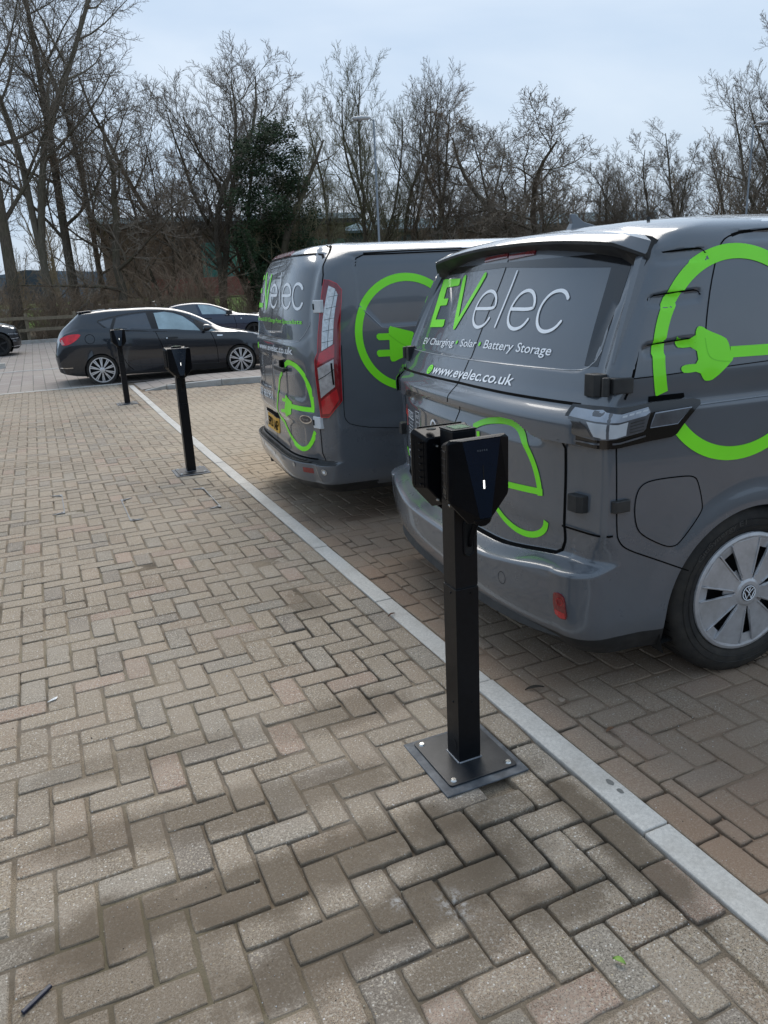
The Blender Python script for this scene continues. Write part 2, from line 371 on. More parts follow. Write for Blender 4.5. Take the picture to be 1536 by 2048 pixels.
def soil_mat(name, a, b_, g_, sc=3):
    m, nt, b = newmat(name); g = nt.nodes.new('ShaderNodeNewGeometry'); pos = g.outputs['Position']
    c = mix(nt, ramp(nt, noi(nt, sc, 6, .7, pos), [(.35, 0.), (.65, 1.)]), a, b_)
    c = mix(nt, ramp(nt, noi(nt, sc*.23, 4, .6, pos), [(.45, 0.), (.6, .8)]), c, g_)
    c = mix(nt, ramp(nt, noi(nt, sc*14, 3, .7, pos), [(.5, 0.), (.7, .6)]), c, tuple(x*1.7 for x in a))
    nt.links.new(c, b.inputs['Base Color']); b.inputs['Roughness'].default_value = .95; b.inputs['Specular IOR Level'].default_value = .2
    bump(nt, b, noi(nt, sc*5, 5, .7, pos), 1, .06); return m
M_leaf = soil_mat('leaf_litter', (.055, .038, .024), (.11, .075, .045), (.05, .055, .025))
M_grass = soil_mat('grass', (.075, .13, .025), (.12, .20, .035), (.085, .10, .035), 2)
gs = sheet('ground', [(-600, -60), (900, -60), (900, 1200), (-600, 1200)], -.06, M_leaf)
sheet('verge', [(-60, 34.0), (90, 34.0), (90, 52), (-60, 52)], .03, M_leaf)
sheet('grass', [(-60, 52), (90, 52), (90, 75), (-60, 75)], .05, M_grass)
sheet('access_road', [(-80, 75.2), (120, 75.2), (120, 92), (-80, 92)], .06, simple('asphalt', (.06, .06, .06), .9, sc=8))
# ---------------------------------------------------------------- kerbs
def concrete(name, col, dark=.6):
    m, nt, b = newmat(name); g = nt.nodes.new('ShaderNodeNewGeometry'); pos = g.outputs['Position']
    c = mix(nt, ramp(nt, noi(nt, 90, 4, .7, pos), [(.35, 0.), (.65, 1.)]), tuple(x*.86 for x in col), tuple(x*1.1 for x in col))
    c = mix(nt, ramp(nt, noi(nt, 420, 2, .6, pos), [(.60, 0.), (.72, .8)]), c, tuple(x*.35 for x in col))
    c = mix(nt, maths(nt, 'MULTIPLY', ramp(nt, noi(nt, 3.5, 6, .68, pos), [(.45, 0.), (.72, 1.)]), dark), c, (.25, .21, .16))
    nt.links.new(c, b.inputs['Base Color']); b.inputs['Roughness'].default_value = .88; bump(nt, b, noi(nt, 260, 4, .7, pos), .35, .0015)
    return m
M_kerb = concrete('kerb_concrete', (.60, .565, .51), .38); M_kerb2 = concrete('old_kerb', (.42, .41, .385), .8); M_kerbf = concrete('kerb_face', (.17, .165, .155), .7)
def kerb_stones(name, label, pts, wid, zt, zb, mats, bev=.004, unit=.9175, first=0.0, grp=None):
    """a run of butted stones following pts (left edge), wid to the right; one mesh per stone as parts"""
    t = thing(name, label, 'kerb', (0, 0, 0))
    L = [0.]
    for a, b in zip(pts, pts[1:]): L.append(L[-1] + math.hypot(b[0]-a[0], b[1]-a[1]))
    def at(s):
        for k in range(len(pts)-1):
            if s <= L[k+1] or k == len(pts)-2:
                f = (s-L[k])/(L[k+1]-L[k]); a, b = pts[k], pts[k+1]
                dx, dy = b[0]-a[0], b[1]-a[1]; l = math.hypot(dx, dy); return (a[0]+dx*f, a[1]+dy*f, dx/l, dy/l)
    s = first
    while s < L[-1]-.05:
        e = min(s+unit, L[-1]); s0 = max(s, 0)
        a = at(s0+.0028); b = at(e-.0028)
        dz = rnd.gauss(0, .0012); off = rnd.gauss(0, .0016)
        zts = zt if not callable(zt) else (zt(s0), zt(e))
        za, zb_ = (zts, zts) if not isinstance(zts, tuple) else zts
        mb = MB()
        ring = []
        for (x, y, dx, dy), zz in ((a, za), (b, zb_)):
            nx, ny = dy, -dx
            for o_, z_ in ((0, zb), (wid, zb), (wid, zz+dz), (0, zz+dz)): ring.append((x+nx*(o_+off), y+ny*(o_+off), z_))
        mb.add(ring, [(0, 3, 2, 1), (4, 5, 6, 7), (0, 1, 5, 4), (1, 2, 6, 5), (2, 3, 7, 6), (3, 0, 4, 7)])
        mb.build('kerb_stone', mats, t, bevel=bev); s += unit
    return t
kp = [(KX0+kerb_dx(y_), y_) for y_ in (-1.44, 0, 3, 6, 9, 10, 11, 12, 13, 14.3)]
kerb_stones('flush_kerb', 'pale grey flush concrete kerb running from the near post to the far road', kp, KX1-KX0, .0035, -.05, M_kerb, first=-.0)
# raised kerb at the back of the bays, with a strip of paving behind it
kd = math.hypot(6.4, 1.3)
RK = [(RKA.x, RKA.y), (RKB.x, RKB.y), (RKA.x+RKD.x*9, RKA.y+RKD.y*9)]
def kz(s): return .10*min(1, max(0.02, s/.55))
pts = [(RKA.x-.10, RKA.y+.03), (RKB.x, RKB.y), (RKA.x+RKD.x*8.5, RKA.y+RKD.y*8.5)]
nrm = [(p[0]+RKN.x*.125, p[1]+RKN.y*.125) for p in pts]
kerb_stones('raised_kerb', 'worn grey raised kerb across the back of the empty bay, dropping to the flush kerb', nrm, .125, kz, -.05, M_kerb2, bev=.012, first=-.55, unit=.915)
isl = [(RKA.x-.15+RKN.x*.127, RKA.y+.05+RKN.y*.127), (RKA.x+.45+RKN.x*.127, RKA.y-.1+RKN.y*.127), (RKA.x+RKD.x*8.5+RKN.x*.127, RKA.y+RKD.y*8.5+RKN.y*.127), (RKA.x+8.6, 13.55), (RKA.x+1.0, 14.25), (RKA.x-.12, 14.60)]
me = bpy.data.meshes.new('island_paving')
iz = [.004, .094, .097, .097, .094, .004]
me.from_pydata([(x, y, z) for (x, y), z in zip(isl, iz)] + [(x, y, -.04) for x, y in isl], [], [(0, 1, 4, 5), (1, 2, 3, 4), (5, 4, 10, 11), (4, 3, 9, 10), (3, 2, 8, 9)])
o = link('island_paving', me, None, M_far); o['kind'] = 'structure'
# flush edging between the near paving and the road
kerb_stones('flush_edging', 'thin pale flush edging line between the near paving and the far road', [(-9.5, 14.86), (1.36, 14.86)], .10, .004, -.05, M_kerb, unit=.915)
kerb_stones('drain_kerb', 'slotted flush kerb line across the road behind the hatchback', [(-8, 19.95), (14, 19.4)], .16, .006, -.05, M_kerb2, unit=.62)
kerb_stones('island_kerb', 'short pale raised kerb corner at the left edge of the road', [(-6, 21.2), (-.82, 21.25)], .15, .12, -.05, M_kerb, unit=.915)
kerb_stones('verge_kerb', 'low weathered kerb along the leaf litter below the wooden fence', [(-12, 34.0), (26, 33.6)], .15, .13, -.05, M_kerb2, unit=.915)
# rubber-black joints of the drain kerb
# stains on the flush kerb and small litter
def litter(name, label, cat, pts, z, mat, th=.0015):
    m = MB(); m.prism(pts, z, z+th); o = m.build(name, mat, None, bevel=.0004); return tag(o, label, cat)
M_damp = simple('damp_spot', (.17, .165, .15), .7)
for k, (x, y, r) in enumerate(((1.366, 1.525, .0125), (1.365, 1.478, .0105))):
    pts_ = [(x+r*(1+.18*noise.noise(Vector((a, k, 2))))*math.cos(a)*.75, y+r*(1+.2*noise.noise(Vector((a, 7, k))))*math.sin(a)*1.25) for a in [2*math.pi*i/18 for i in range(18)]]
    me = bpy.data.meshes.new('damp_spot'); me.from_pydata([(a, b, .0052) for a, b in pts_], [], [tuple(range(18))]); o = link('damp_spot', me, None, M_damp); o['kind'] = 'structure'
M_leafg = simple('green_leaf', (.22, .36, .06), .6); M_leafb = simple('dead_leaf', (.20, .10, .05), .8, var=.3)
def leaf(x, y, L, W, rz, mat, label, z=.002):
    m = MB(); n = 8; vs = []
    for i in range(n+1):
        t = i/n; w_ = W*math.sin(math.pi*min(1, t*1.02))**.7; zz = z+.006*math.sin(t*3)+.002
        vs += [(L*(t-.5), -w_/2, zz+.003), (L*(t-.5), 0, zz-.001), (L*(t-.5), w_/2, zz+.004)]
    fs = [(3*i+k, 3*i+k+1, 3*i+k+4, 3*i+k+3) for i in range(n) for k in (0, 1)]
    c, s = math.cos(rz), math.sin(rz); m.add([(x+a*c-b*s, y+a*s+b*c, d) for a, b, d in vs], fs); return tag(m.build('leaf', mat, None, smooth=True), label, 'leaf')
leaf(.962, 1.019, .030, .014, R(-60), M_leafg, 'small bright green leaf lying on the blocks below the near post')
leaf(1.52, 1.965, .030, .026, R(40), simple('pale_stone', (.36, .27, .20), .9), 'pale tan leaf beside the kerb in front of the near wheel', z=.006)
leaf(1.55, 1.741, .040, .014, R(10), M_leafb, 'reddish dead leaf on the soil between kerb and near wheel')
leaf(1.49, 2.09, .075, .018, R(-12), simple('dark_leaf', (.04, .03, .02), .8), 'dark curled leaf in the shade beside the kerb right of the post')
leaf(1.30, 2.96, .05, .010, R(25), simple('brown_twig', (.12, .045, .02), .8), 'thin red-brown twig lying against the kerb left of the near post')
m = MB(); m.box((-.233, 1.515, .006), (.075, .010, .008), rz=R(38)); tag(m.build('plastic_strip', simple('navy_plastic', (.012, .016, .035), .35), None, bevel=.002), 'short dark blue plastic strip lying near the lower left corner', 'litter')
m = MB(); m.prism([(-.19, 2.905), (-.155, 2.915), (-.15, 2.935), (-.165, 2.93)], .002, .005); tag(m.build('foil_scrap', simple('foil', (.55, .57, .58), .25, metal=.6), None, bevel=.001), 'tiny silver foil scrap on the blocks at the left', 'litter')
M_steel = simple('galvanised_strip', (.24, .25, .26), .6, metal=.3, dirt=((.2, .17, .13), .5, 20))
def cover(label, x0, x1, y0, y1, sides):
    t = thing('access_cover', label, 'access cover', (0, 0, 0), 0, 'recessed access covers')
    for s in sides:
        x = x0 if s < 0 else x1
        m = MB(); m.box((x, (y0+y1)/2, .0035), (.007, y1-y0, .004)); m.build('frame_strip', M_steel, t)
        for y, d in ((y0, 1), (y1, -1)):
            m = MB(); m.prism([(x, y), (x-s*.085, y-d*.004), (x-s*.03, y+d*.03), (x, y+d*.06)][::(1 if s*d > 0 else -1)], .0022, .0062); c = m.build('corner_gusset', M_steel, t)
            m = MB(); m.prism([(x-s*.012, y+d*.008), (x-s*.045, y+d*.004), (x-s*.014, y+d*.032)][::(1 if s*d > 0 else -1)], .0060, .0068); m.build('gusset_hole', M_seam0, c)
    return t
M_seam0 = simple('dark_hole', (.03, .026, .02), .9)
cover('paved-over access cover whose right steel edge shows at the left of the picture', -.62, -.02, 5.79, 6.40, (1,))
cover('paved-over access cover with steel edges on both sides, just before the middle post', .39, 1.02, 5.30, 5.955, (-1, 1))
# loose grit and sand grains lying on the near blocks
def grit():
    m = MB(); r = random.Random(21); mats = [simple('grit_sand', (.50, .42, .30), .9), simple('grit_dark', (.06, .05, .04), .9), simple('grit_white', (.78, .76, .72), .8)]
    for k in range(9000):
        x = r.uniform(-.5, 3.0); y = .75 + 5.2*r.random()**1.6
        if KX0-.004 < x < KX1+.004 and r.random() < .8: continue
        n = noise.noise(Vector((x*1.6, y*1.6, 9)))
        if n < r.uniform(-.5, .25): continue
        s = r.uniform(.0006, .0019)*(1 if r.random() < .97 else 2.0); z = .0006; a = r.uniform(0, 6.28); c, d = math.cos(a)*s, math.sin(a)*s
        m.add([(x+c, y+d, z-.001), (x-d, y+c*.8, z-.001), (x-c*.9, y-d, z-.001), (x+d, y-c, z-.001), (x+d*.2, y, z+s*.9)], [(0, 1, 4), (1, 2, 4), (2, 3, 4), (3, 0, 4)], r.choice((0, 0, 0, 1, 1, 2)))
    o = m.build('grit', mats, None); o['kind'] = 'stuff'
grit()
# ================================================================ van bodies: x forward from the rear, y to the van's right, z up
def lerp_tab(tab, z):
    """smooth monotone interpolation through (z, v) pairs"""
    if z <= tab[0][0]: return tab[0][1]
    if z >= tab[-1][0]: return tab[-1][1]
    for k in range(len(tab)-1):
        if z <= tab[k+1][0]:
            z0, v0 = tab[k]; z1, v1 = tab[k+1]; h = z1-z0; t = (z-z0)/h
            d = (v1-v0)/h
            dm = (v0-tab[k-1][1])/(z0-tab[k-1][0]) if k else d
            dp = (tab[k+2][1]-v1)/(tab[k+2][0]-z1) if k+2 < len(tab) else d
            m0 = 0 if dm*d <= 0 else (2*dm*d/(dm+d)); m1 = 0 if dp*d <= 0 else (2*dp*d/(dp+d))
            return v0*(1+2*t)*(1-t)**2 + m0*h*t*(1-t)**2 + v1*t*t*(3-2*t) + m1*h*t*t*(t-1)
def sstep(a, b, x):
    t = max(0., min(1., (x-a)/(b-a))); return t*t*(3-2*t)
def rrect_sd(u, v, cx, cy, hx, hy, r):
    qx = abs(u-cx)-hx+r; qy = abs(v-cy)-hy+r
    return math.hypot(max(qx, 0), max(qy, 0)) + min(max(qx, qy), 0) - r
class VanSurf:
    def __init__(s, X0, W, RR, BOW, XF, RF, zsh=0, p=2.6, zs=(.45, .80), zlim=.75):
        s.X0, s.W, s.RR, s.BOW, s.XF, s.RF, s.zsh, s.p, s.zs, s.zlim = X0, W, RR, BOW, XF, RF, zsh, p, zs, zlim; s.cache = {}
    rear_disp = staticmethod(lambda y, z: 0.0)
    side_disp = staticmethod(lambda x, z: 0.0)
    def par(s, z):
        k = round(z, 4)
        if k not in s.cache: s.cache[k] = (lerp_tab(s.X0, z), lerp_tab(s.W, z), lerp_tab(s.RR, z), lerp_tab(s.BOW, z))
        return s.cache[k]
    def x0(s, y, z):
        if not s.zsh or z > s.zlim+.15: return s.par(z)[0]
        sh = s.zsh*sstep(s.zs[0], s.zs[1], abs(y))*(1-sstep(s.zlim, s.zlim+.15, z))*sstep(.25, .42, z)
        return s.par(z-sh)[0]
    def xr(s, y, z, disp=True):
        """rear surface x at (y, z)"""
        _, W, r, bow = s.par(z); a = abs(y); yc = max(W-r, .01)
        if a <= yc: x = s.x0(y, z) + bow*(a/yc)**s.p
        else: x = s.x0(y, z) + bow + r - math.sqrt(max(0., r*r - min(r, a-yc)**2))
        return x + (s.rear_disp(y, z) if disp else 0)
    def ys(s, x, z, disp=True):
        """side surface y at (x, z)"""
        _, W, r, bow = s.par(z); xc = s.x0(W, z)+bow+r
        if x >= xc: y = W
        else: y = W - r + math.sqrt(max(0., r*r - min(r, xc-x)**2))
        return y - (s.side_disp(x, z) if disp else 0)
    def rear(s, y, z): return Vector((s.xr(y, z), y, z))
    def side(s, x, z): return Vector((x, s.ys(x, z), z))
    def wrap(s, u, z):
        """u: distance along the plan outline measured on the rear face (u = y there), continuing round the corner and along the side"""
        _, W, r, bow = s.par(z); yc = W-r
        if u <= yc: return s.rear(u, z)
        x0 = s.x0(W, z); a = (u-yc)/r; q = math.pi/2
        if a <= q:
            return Vector((x0+bow+r*(1-math.cos(a)), yc+r*math.sin(a), z))
        return s.side(x0+bow+r+(a-q)*r, z)
    def u_of_x(s, x, z):
        _, W, r, bow = s.par(z); return W-r+r*math.pi/2 + x-(s.x0(W, z)+bow+r)
    def mesh(s, zs, yr, yl, xs, xfine_end, matf):
        """yr: rear stations for the right half (0..1 fractions of the flat), yl for the left, xs: side stations as x; returns (verts, faces, mats)"""
        V, rows = [], []
        NA = 9
        for z in zs:
            _, W, r, bow = s.par(z); yc = max(W-r, .01); xf = lerp_tab(s.XF, z); rf = min(lerp_tab(s.RF, z), W*.98)
            row = []
            def corner(sg):
                o = []
                for k in range(1, NA):
                    a = math.pi/2*k/NA; y = yc+r*math.sin(a); x = s.x0(W, z)+bow+r*(1-math.cos(a))
                    o.append((x + s.rear_disp(sg*y, z)*math.cos(a), sg*(y-(s.side_disp(x, z) if sg > 0 else 0)*math.sin(a)), z))
                return o
            xc = s.x0(W, z)+bow+r
            for f in yr: row.append((s.xr(f*yc, z), f*yc, z))
            row += corner(1)
            for x in xs:                      # x given as absolute stations, squeezed so that the first lies at xc
                xx = xc + (x-xs[0])*((xfine_end-xc)/(xfine_end-xs[0])) if x < xfine_end else min(x, xf-rf)
                row.append((xx, W-s.side_disp(xx, z), z))
            nf = 8
            for k in range(1, nf+1):
                a = math.pi/2*k/nf; row.append((xf-rf+rf*math.sin(a), (W-rf)+rf*math.cos(a), z))
            for k in range(1, 6): row.append((xf, (W-rf)*(1-2*k/6), z))
            for k in range(nf): 
                a = math.pi/2*k/nf; row.append((xf-rf+rf*math.cos(a), -(W-rf)-rf*math.sin(a), z))
            for x in reversed(xs[::3]): 
                xx = xc + (x-xs[0])*((xfine_end-xc)/(xfine_end-xs[0])) if x < xfine_end else min(x, xf-rf)
                row.append((xx, -W, z))
            row += corner(-1)[::-1]
            for f in yl: row.append((s.xr(-f*yc, z), -f*yc, z))
            rows.append(len(V)); V += row
        n = len(row); F, MI = [], []
        for a, b in zip(rows, rows[1:]):
            for i in range(n):
                j = (i+1) % n; F.append((a+i, b+i, b+j, a+j))
        F.append(tuple(rows[0]+i for i in range(n))); F.append(tuple(rows[-1]+i for i in range(n))[::-1])
        return V, F
    def normal(s, fn, u, v):
        e = .002; a = fn(u+e, v)-fn(u-e, v); b = fn(u, v+e)-fn(u, v-e); n = a.cross(b)
        return n.normalized() if n.length > 1e-12 else Vector((0, 0, 1))
def stroke2d(pts, w, round_end=0, closed=False):
    """polyline -> list of quads (2-D) of half-width w/2; w may be a list"""
    n = len(pts); P = [Vector(p) for p in pts]; L, Rr = [], []
    for i, p in enumerate(P):
        if closed: a, b = P[(i-1) % n], P[(i+1) % n]
        else: a, b = P[max(i-1, 0)], P[min(i+1, n-1)]
        d = (b-a).normalized(); nn = Vector((-d.y, d.x)); ww = (w[i] if isinstance(w, (list, tuple)) else w)/2
        if 0 < i < n-1 or closed:
            d1 = (p-a).normalized(); c = max(.5, abs(d1.dot(d))); ww2 = ww/c
        else: ww2 = ww
        L.append(p+nn*ww2); Rr.append(p-nn*ww2)
    q = [[L[i], Rr[i], Rr[(i+1) % n], L[(i+1) % n]] for i in range(n if closed else n-1)]
    if round_end:
        for e, o in ((0, 1), (n-1, n-2)):
            d = (P[e]-P[o]).normalized(); nn = Vector((-d.y, d.x)); ww = (w[e] if isinstance(w, (list, tuple)) else w)/2
            q.append([P[e]+nn*ww*math.cos(a)+d*ww*math.sin(a) for a in [math.pi*k/8 for k in range(9)]])
    return [[(v.x, v.y) for v in f] for f in q]
def smooth2d(pts, it=2, closed=False):
    """Chaikin corner cutting"""
    for _ in range(it):
        o = [] if closed else [pts[0]]; n = len(pts)
        for i in range(n if closed else n-1):
            a, b = pts[i], pts[(i+1) % n]
            o += [(a[0]*.75+b[0]*.25, a[1]*.75+b[1]*.25), (a[0]*.25+b[0]*.75, a[1]*.25+b[1]*.75)]
        if not closed: o.append(pts[-1])
        pts = o
    return pts
def patch(name, faces, surf, fn, off, mats, parent, step=.035, depth=0, sgn=1, smooth=True, cross=None):
    """flat 2-D faces laid onto a curved surface fn(u, v), off metres proud of it"""
    bm = bmesh.new()
    for f in faces:
        vs = [bm.verts.new((p[0], p[1], 0)) for p in f]
        try: bm.faces.new(vs)
        except ValueError: pass
    bmesh.ops.remove_doubles(bm, verts=bm.verts, dist=1e-5)
    bmesh.ops.dissolve_degenerate(bm, dist=1e-6, edges=bm.edges)
    if bm.verts:
        for ax in (0, 1):
            lo = min(v.co[ax] for v in bm.verts); hi = max(v.co[ax] for v in bm.verts)
            k = math.floor(lo/step)+1
            while k*step < hi:
                co = [0, 0, 0]; no = [0, 0, 0]; co[ax] = k*step; no[ax] = 1
                bmesh.ops.bisect_plane(bm, geom=bm.verts[:]+bm.edges[:]+bm.faces[:], plane_co=co, plane_no=no, dist=1e-6); k += 1
    if depth:
        bnd = [e for e in bm.edges if e.is_boundary]
        r = bmesh.ops.extrude_edge_only(bm, edges=bnd)
        low = [v for v in r['geom'] if isinstance(v, bmesh.types.BMVert)]
        for v in low: v.co.z = -1
    for v in bm.verts:
        u, w_ = v.co.x, v.co.y; n = VanSurf.normal(surf, fn, u, w_)*sgn
        v.co = fn(u, w_) + n*(off - (depth if v.co.z < -.5 else 0))
    bmesh.ops.recalc_face_normals(bm, faces=bm.faces)
    me = bpy.data.meshes.new(name); bm.to_mesh(me); bm.free()
    if smooth: me.polygons.foreach_set('use_smooth', [True]*len(me.polygons)); me.set_sharp_from_angle(angle=R(38))
    return link(name, me, parent, mats)
_txt_cache = {}
def text_faces(body, x0, y0, width=None, height=None, shear=0, space=1.0, bold=0.0, lean=None):
    """outline of built-in-font text as 2-D faces, lower left at (x0, y0)"""
    cu = bpy.data.curves.new('t', 'FONT'); cu.body = body; cu.shear = shear; cu.space_character = space; cu.offset = bold; cu.resolution_u = 3; cu.fill_mode = 'BOTH'
    o = bpy.data.objects.new('t', cu); COL.objects.link(o); bpy.context.view_layer.update()
    dg = bpy.context.evaluated_depsgraph_get(); me = bpy.data.meshes.new_from_object(o.evaluated_get(dg))
    V = [v.co.copy() for v in me.vertices]; F = [list(p.vertices) for p in me.polygons]
    bpy.data.objects.remove(o); bpy.data.curves.remove(cu); bpy.data.meshes.remove(me)
    a0 = min(v.x for v in V); a1 = max(v.x for v in V)
    sx = width/(a1-a0) if width else None; sy = height/.73 if height else sx      # .73: capital height of the built-in font
    if sx is None: sx = sy
    return [[(x0+(V[i].x-a0)*sx, y0+V[i].y*sy) for i in f] for f in F]
def circ2d(cx, cy, r, n=24, ry=None): return [(cx+r*math.cos(2*math.pi*i/n), cy+(ry or r)*math.sin(2*math.pi*i/n)) for i in range(n)]
def frange(a, b, st):
    n = max(1, round((b-a)/st)); return [a+(b-a)*i/n for i in range(n)]
# ================================================================ charging posts
M_blk = simple('black_powder_coat', (.006, .0065, .008), .34, spec=.22, var=.2, sc=60, bmp=.10)
M_plate = simple('base_plate_black', (.014, .016, .020), .40, spec=.5, var=.25, sc=20, bmp=.15, dirt=((.12, .11, .10), .25, 9))
M_shim = simple('rubber_shim', (.060, .068, .078), .62, var=.3, sc=25, bmp=.3, dirt=((.26, .27, .28), .55, 14))
M_zinc = simple('zinc_bolt', (.62, .61, .58), .28, metal=1, sc=80)
M_chg = simple('charger_plastic', (.0035, .004, .0055), .30, spec=.12, var=.15, sc=40, bmp=.03)
M_glass = simple('charger_front', (.004, .009, .020), .08, spec=.40, var=.1, sc=10)
M_led = simple('led_light', (.9, .9, .9), .4, emit=((1, .98, .92), .9))
M_grey_print = simple('faint_print', (.10, .11, .12), .5)
M_weld = simple('weld_bead', (.30, .31, .33), .45, metal=.6, var=.3, sc=90, bmp=.4)
def charger(parent, flip):
    """wall-box on the post's -Y face; flip puts the twin on the +Y face"""
    sg = -1 if flip else 1
    T = Matrix.Translation((0, 0, 0)) @ (Matrix.Rotation(math.pi, 4, 'Z') if flip else Matrix())
    yb = -.0405; zt = 1.072
    out = [(-.0965, -.010), (-.0865, 0), (.0865, 0), (.0965, -.010), (.0965, -.165), (.093, -.176), (.034, -.244), (-.034, -.244), (-.093, -.176), (-.0965, -.165)]
    # body: back outline -> shoulder -> front rim, then facets
    V = []; 
    def ring(y, k, dz=0): return [(x*k, y, zt+ -.122 + (z+.122)*k + dz) for x, z in out]
    mb = MB(); n = len(out)
    rings = [ring(yb-.003, .80), ring(yb-.008, .845), ring(yb-.066, 1.0), ring(yb-.074, .988)]
    vs = [p for r in rings for p in r]
    fs = [(a*n+i, a*n+(i+1) % n, (a+1)*n+(i+1) % n, (a+1)*n+i) for a in range(3) for i in range(n)] + [tuple(range(n))]
    # front: central facet stands forward, side facets slope back
    r0 = 3*n; yc = yb-.1
    c = [(-.060, yc+.012, zt-.003), (.060, yc+.012, zt-.003), (.018, yc-.006, zt-.222), (-.018, yc-.006, zt-.222)]
    ci = len(vs); vs += c
    f = lambda k: r0+k
    fs += [(f(1), f(2), ci+1, ci), (f(2), f(3), ci+1), (f(3), f(4), ci+1), (f(4), f(5), ci+1), (f(5), f(6), ci+2, ci+1), (f(6), f(7), ci+3, ci+2), (f(7), f(8), ci, ci+3), (f(8), f(9), ci), (f(9), f(0), ci), (f(0), f(1), ci)]
    mb.add([T @ Vector(v) for v in vs], fs)
    # side vents: ladder of recessed slots
    for s in (-1, 1):
        for k in range(7):
            mb.box(T @ Vector((s*.0885, yb-.036, zt-.036-.0205*k)), (.0030, .040, .0045), rz=s*sg*.25)
        mb.box(T @ Vector((s*.0838, yb-.016, zt-.098)), (.003, .004, .140)); mb.box(T @ Vector((s*.0935, yb-.056, zt-.098)), (.003, .004, .140))
    b = mb.build('charger', M_chg, parent, bevel=.0022)
    g = MB(); k = .994; off = -.0012
    q = [(x*k, y+off, z) for x, y, z in c]; q = [(q[0][0]*1, q[0][1], q[0][2]-.002), (q[1][0], q[1][1], q[1][2]-.002), q[2], q[3]]
    g.add([T @ Vector(v) for v in q + [(x, y+.004, z) for x, y, z in q]], [(0, 1, 2, 3), (7, 6, 5, 4), (0, 4, 5, 1), (1, 5, 6, 2), (2, 6, 7, 3), (3, 7, 4, 0)])
    g.build('front_panel', M_glass, b)
    def onf(x, z):     # point on the central facet
        t = (zt-.003-z)/.219; return (x, yc+.012-.018*t-.0018, z)
    m = MB()
    p = [onf(-.0022, zt-.116), onf(.0022, zt-.116), onf(.0022, zt-.139), onf(-.0022, zt-.139)]
    m.add([T @ Vector((x, y-.0008, z)) for x, y, z in p] + [T @ Vector((x, y+.002, z)) for x, y, z in p], [(0, 1, 2, 3), (0, 4, 5, 1), (1, 5, 6, 2), (2, 6, 7, 3), (3, 7, 4, 0)]); m.build('status_light', M_led, b)
    m = MB()
    p = [onf(-.0014, zt-.074), onf(.0014, zt-.074), onf(.0014, zt-.117), onf(-.0014, zt-.117)]
    m.add([T @ Vector((x, y-.0003, z)) for x, y, z in p], [(0, 1, 2, 3)]); m.build('light_strip', simple('dark_strip', (.002, .002, .003), .3), b)
    fc = text_faces('easee', -.016, 0, width=.032, height=.0075, space=1.5)
    vs, fs = [], []
    for F in fc: fs.append(tuple(range(len(vs), len(vs)+len(F)))); vs += [T @ Vector(onf(x, zt-.036+z)) + T.to_3x3() @ Vector((0, -.0004, 0)) for x, z in F]
    m = MB(); m.add(vs, fs); m.build('lettering', M_grey_print, b)
    m = MB()      # socket nose
    prof = [(-.030, 0), (-.022, -.018), (-.008, -.026), (.008, -.026), (.022, -.018), (.030, 0)]
    vs = [T @ Vector((x, yy, zt-.226+z*(.9 if i else 1))) for i, yy in enumerate((yb-.045, yb-.096)) for x, z in prof]
    n6 = 6; m.add(vs, [(i, i+1, n6+i+1, n6+i) for i in range(5)] + [(0, n6, n6+5, 5), tuple(range(6))[::-1], tuple(range(6, 12))]); m.build('socket_cover', M_chg, b, bevel=.004)
    for x, z in ((.048, -.045), (.050, -.205)):
        for s in (-1, 1):
            m = MB(); m.cyl(T @ Vector((s*x, yb-.001, zt+z)), T @ Vector((s*x, yb+.006, zt+z)), .0042, n=6); m.cyl(T @ Vector((s*x, yb+.006, zt+z)), T @ Vector((s*x, yb+.012, zt+z)), .0022, n=8); m.build('fixing_bolt', M_zinc, b)
    if flip:      # top seam and cap seen on the twin
        m = MB(); m.box(T @ Vector((0, yb-.070, zt+.0015)), (.15, .006, .004)); m.cyl(T @ Vector((.048, yb-.03, zt-.001)), T @ Vector((.048, yb-.03, zt+.002)), .014, n=20); m.build('top_cap', M_chg, b, bevel=.0006)
    return b
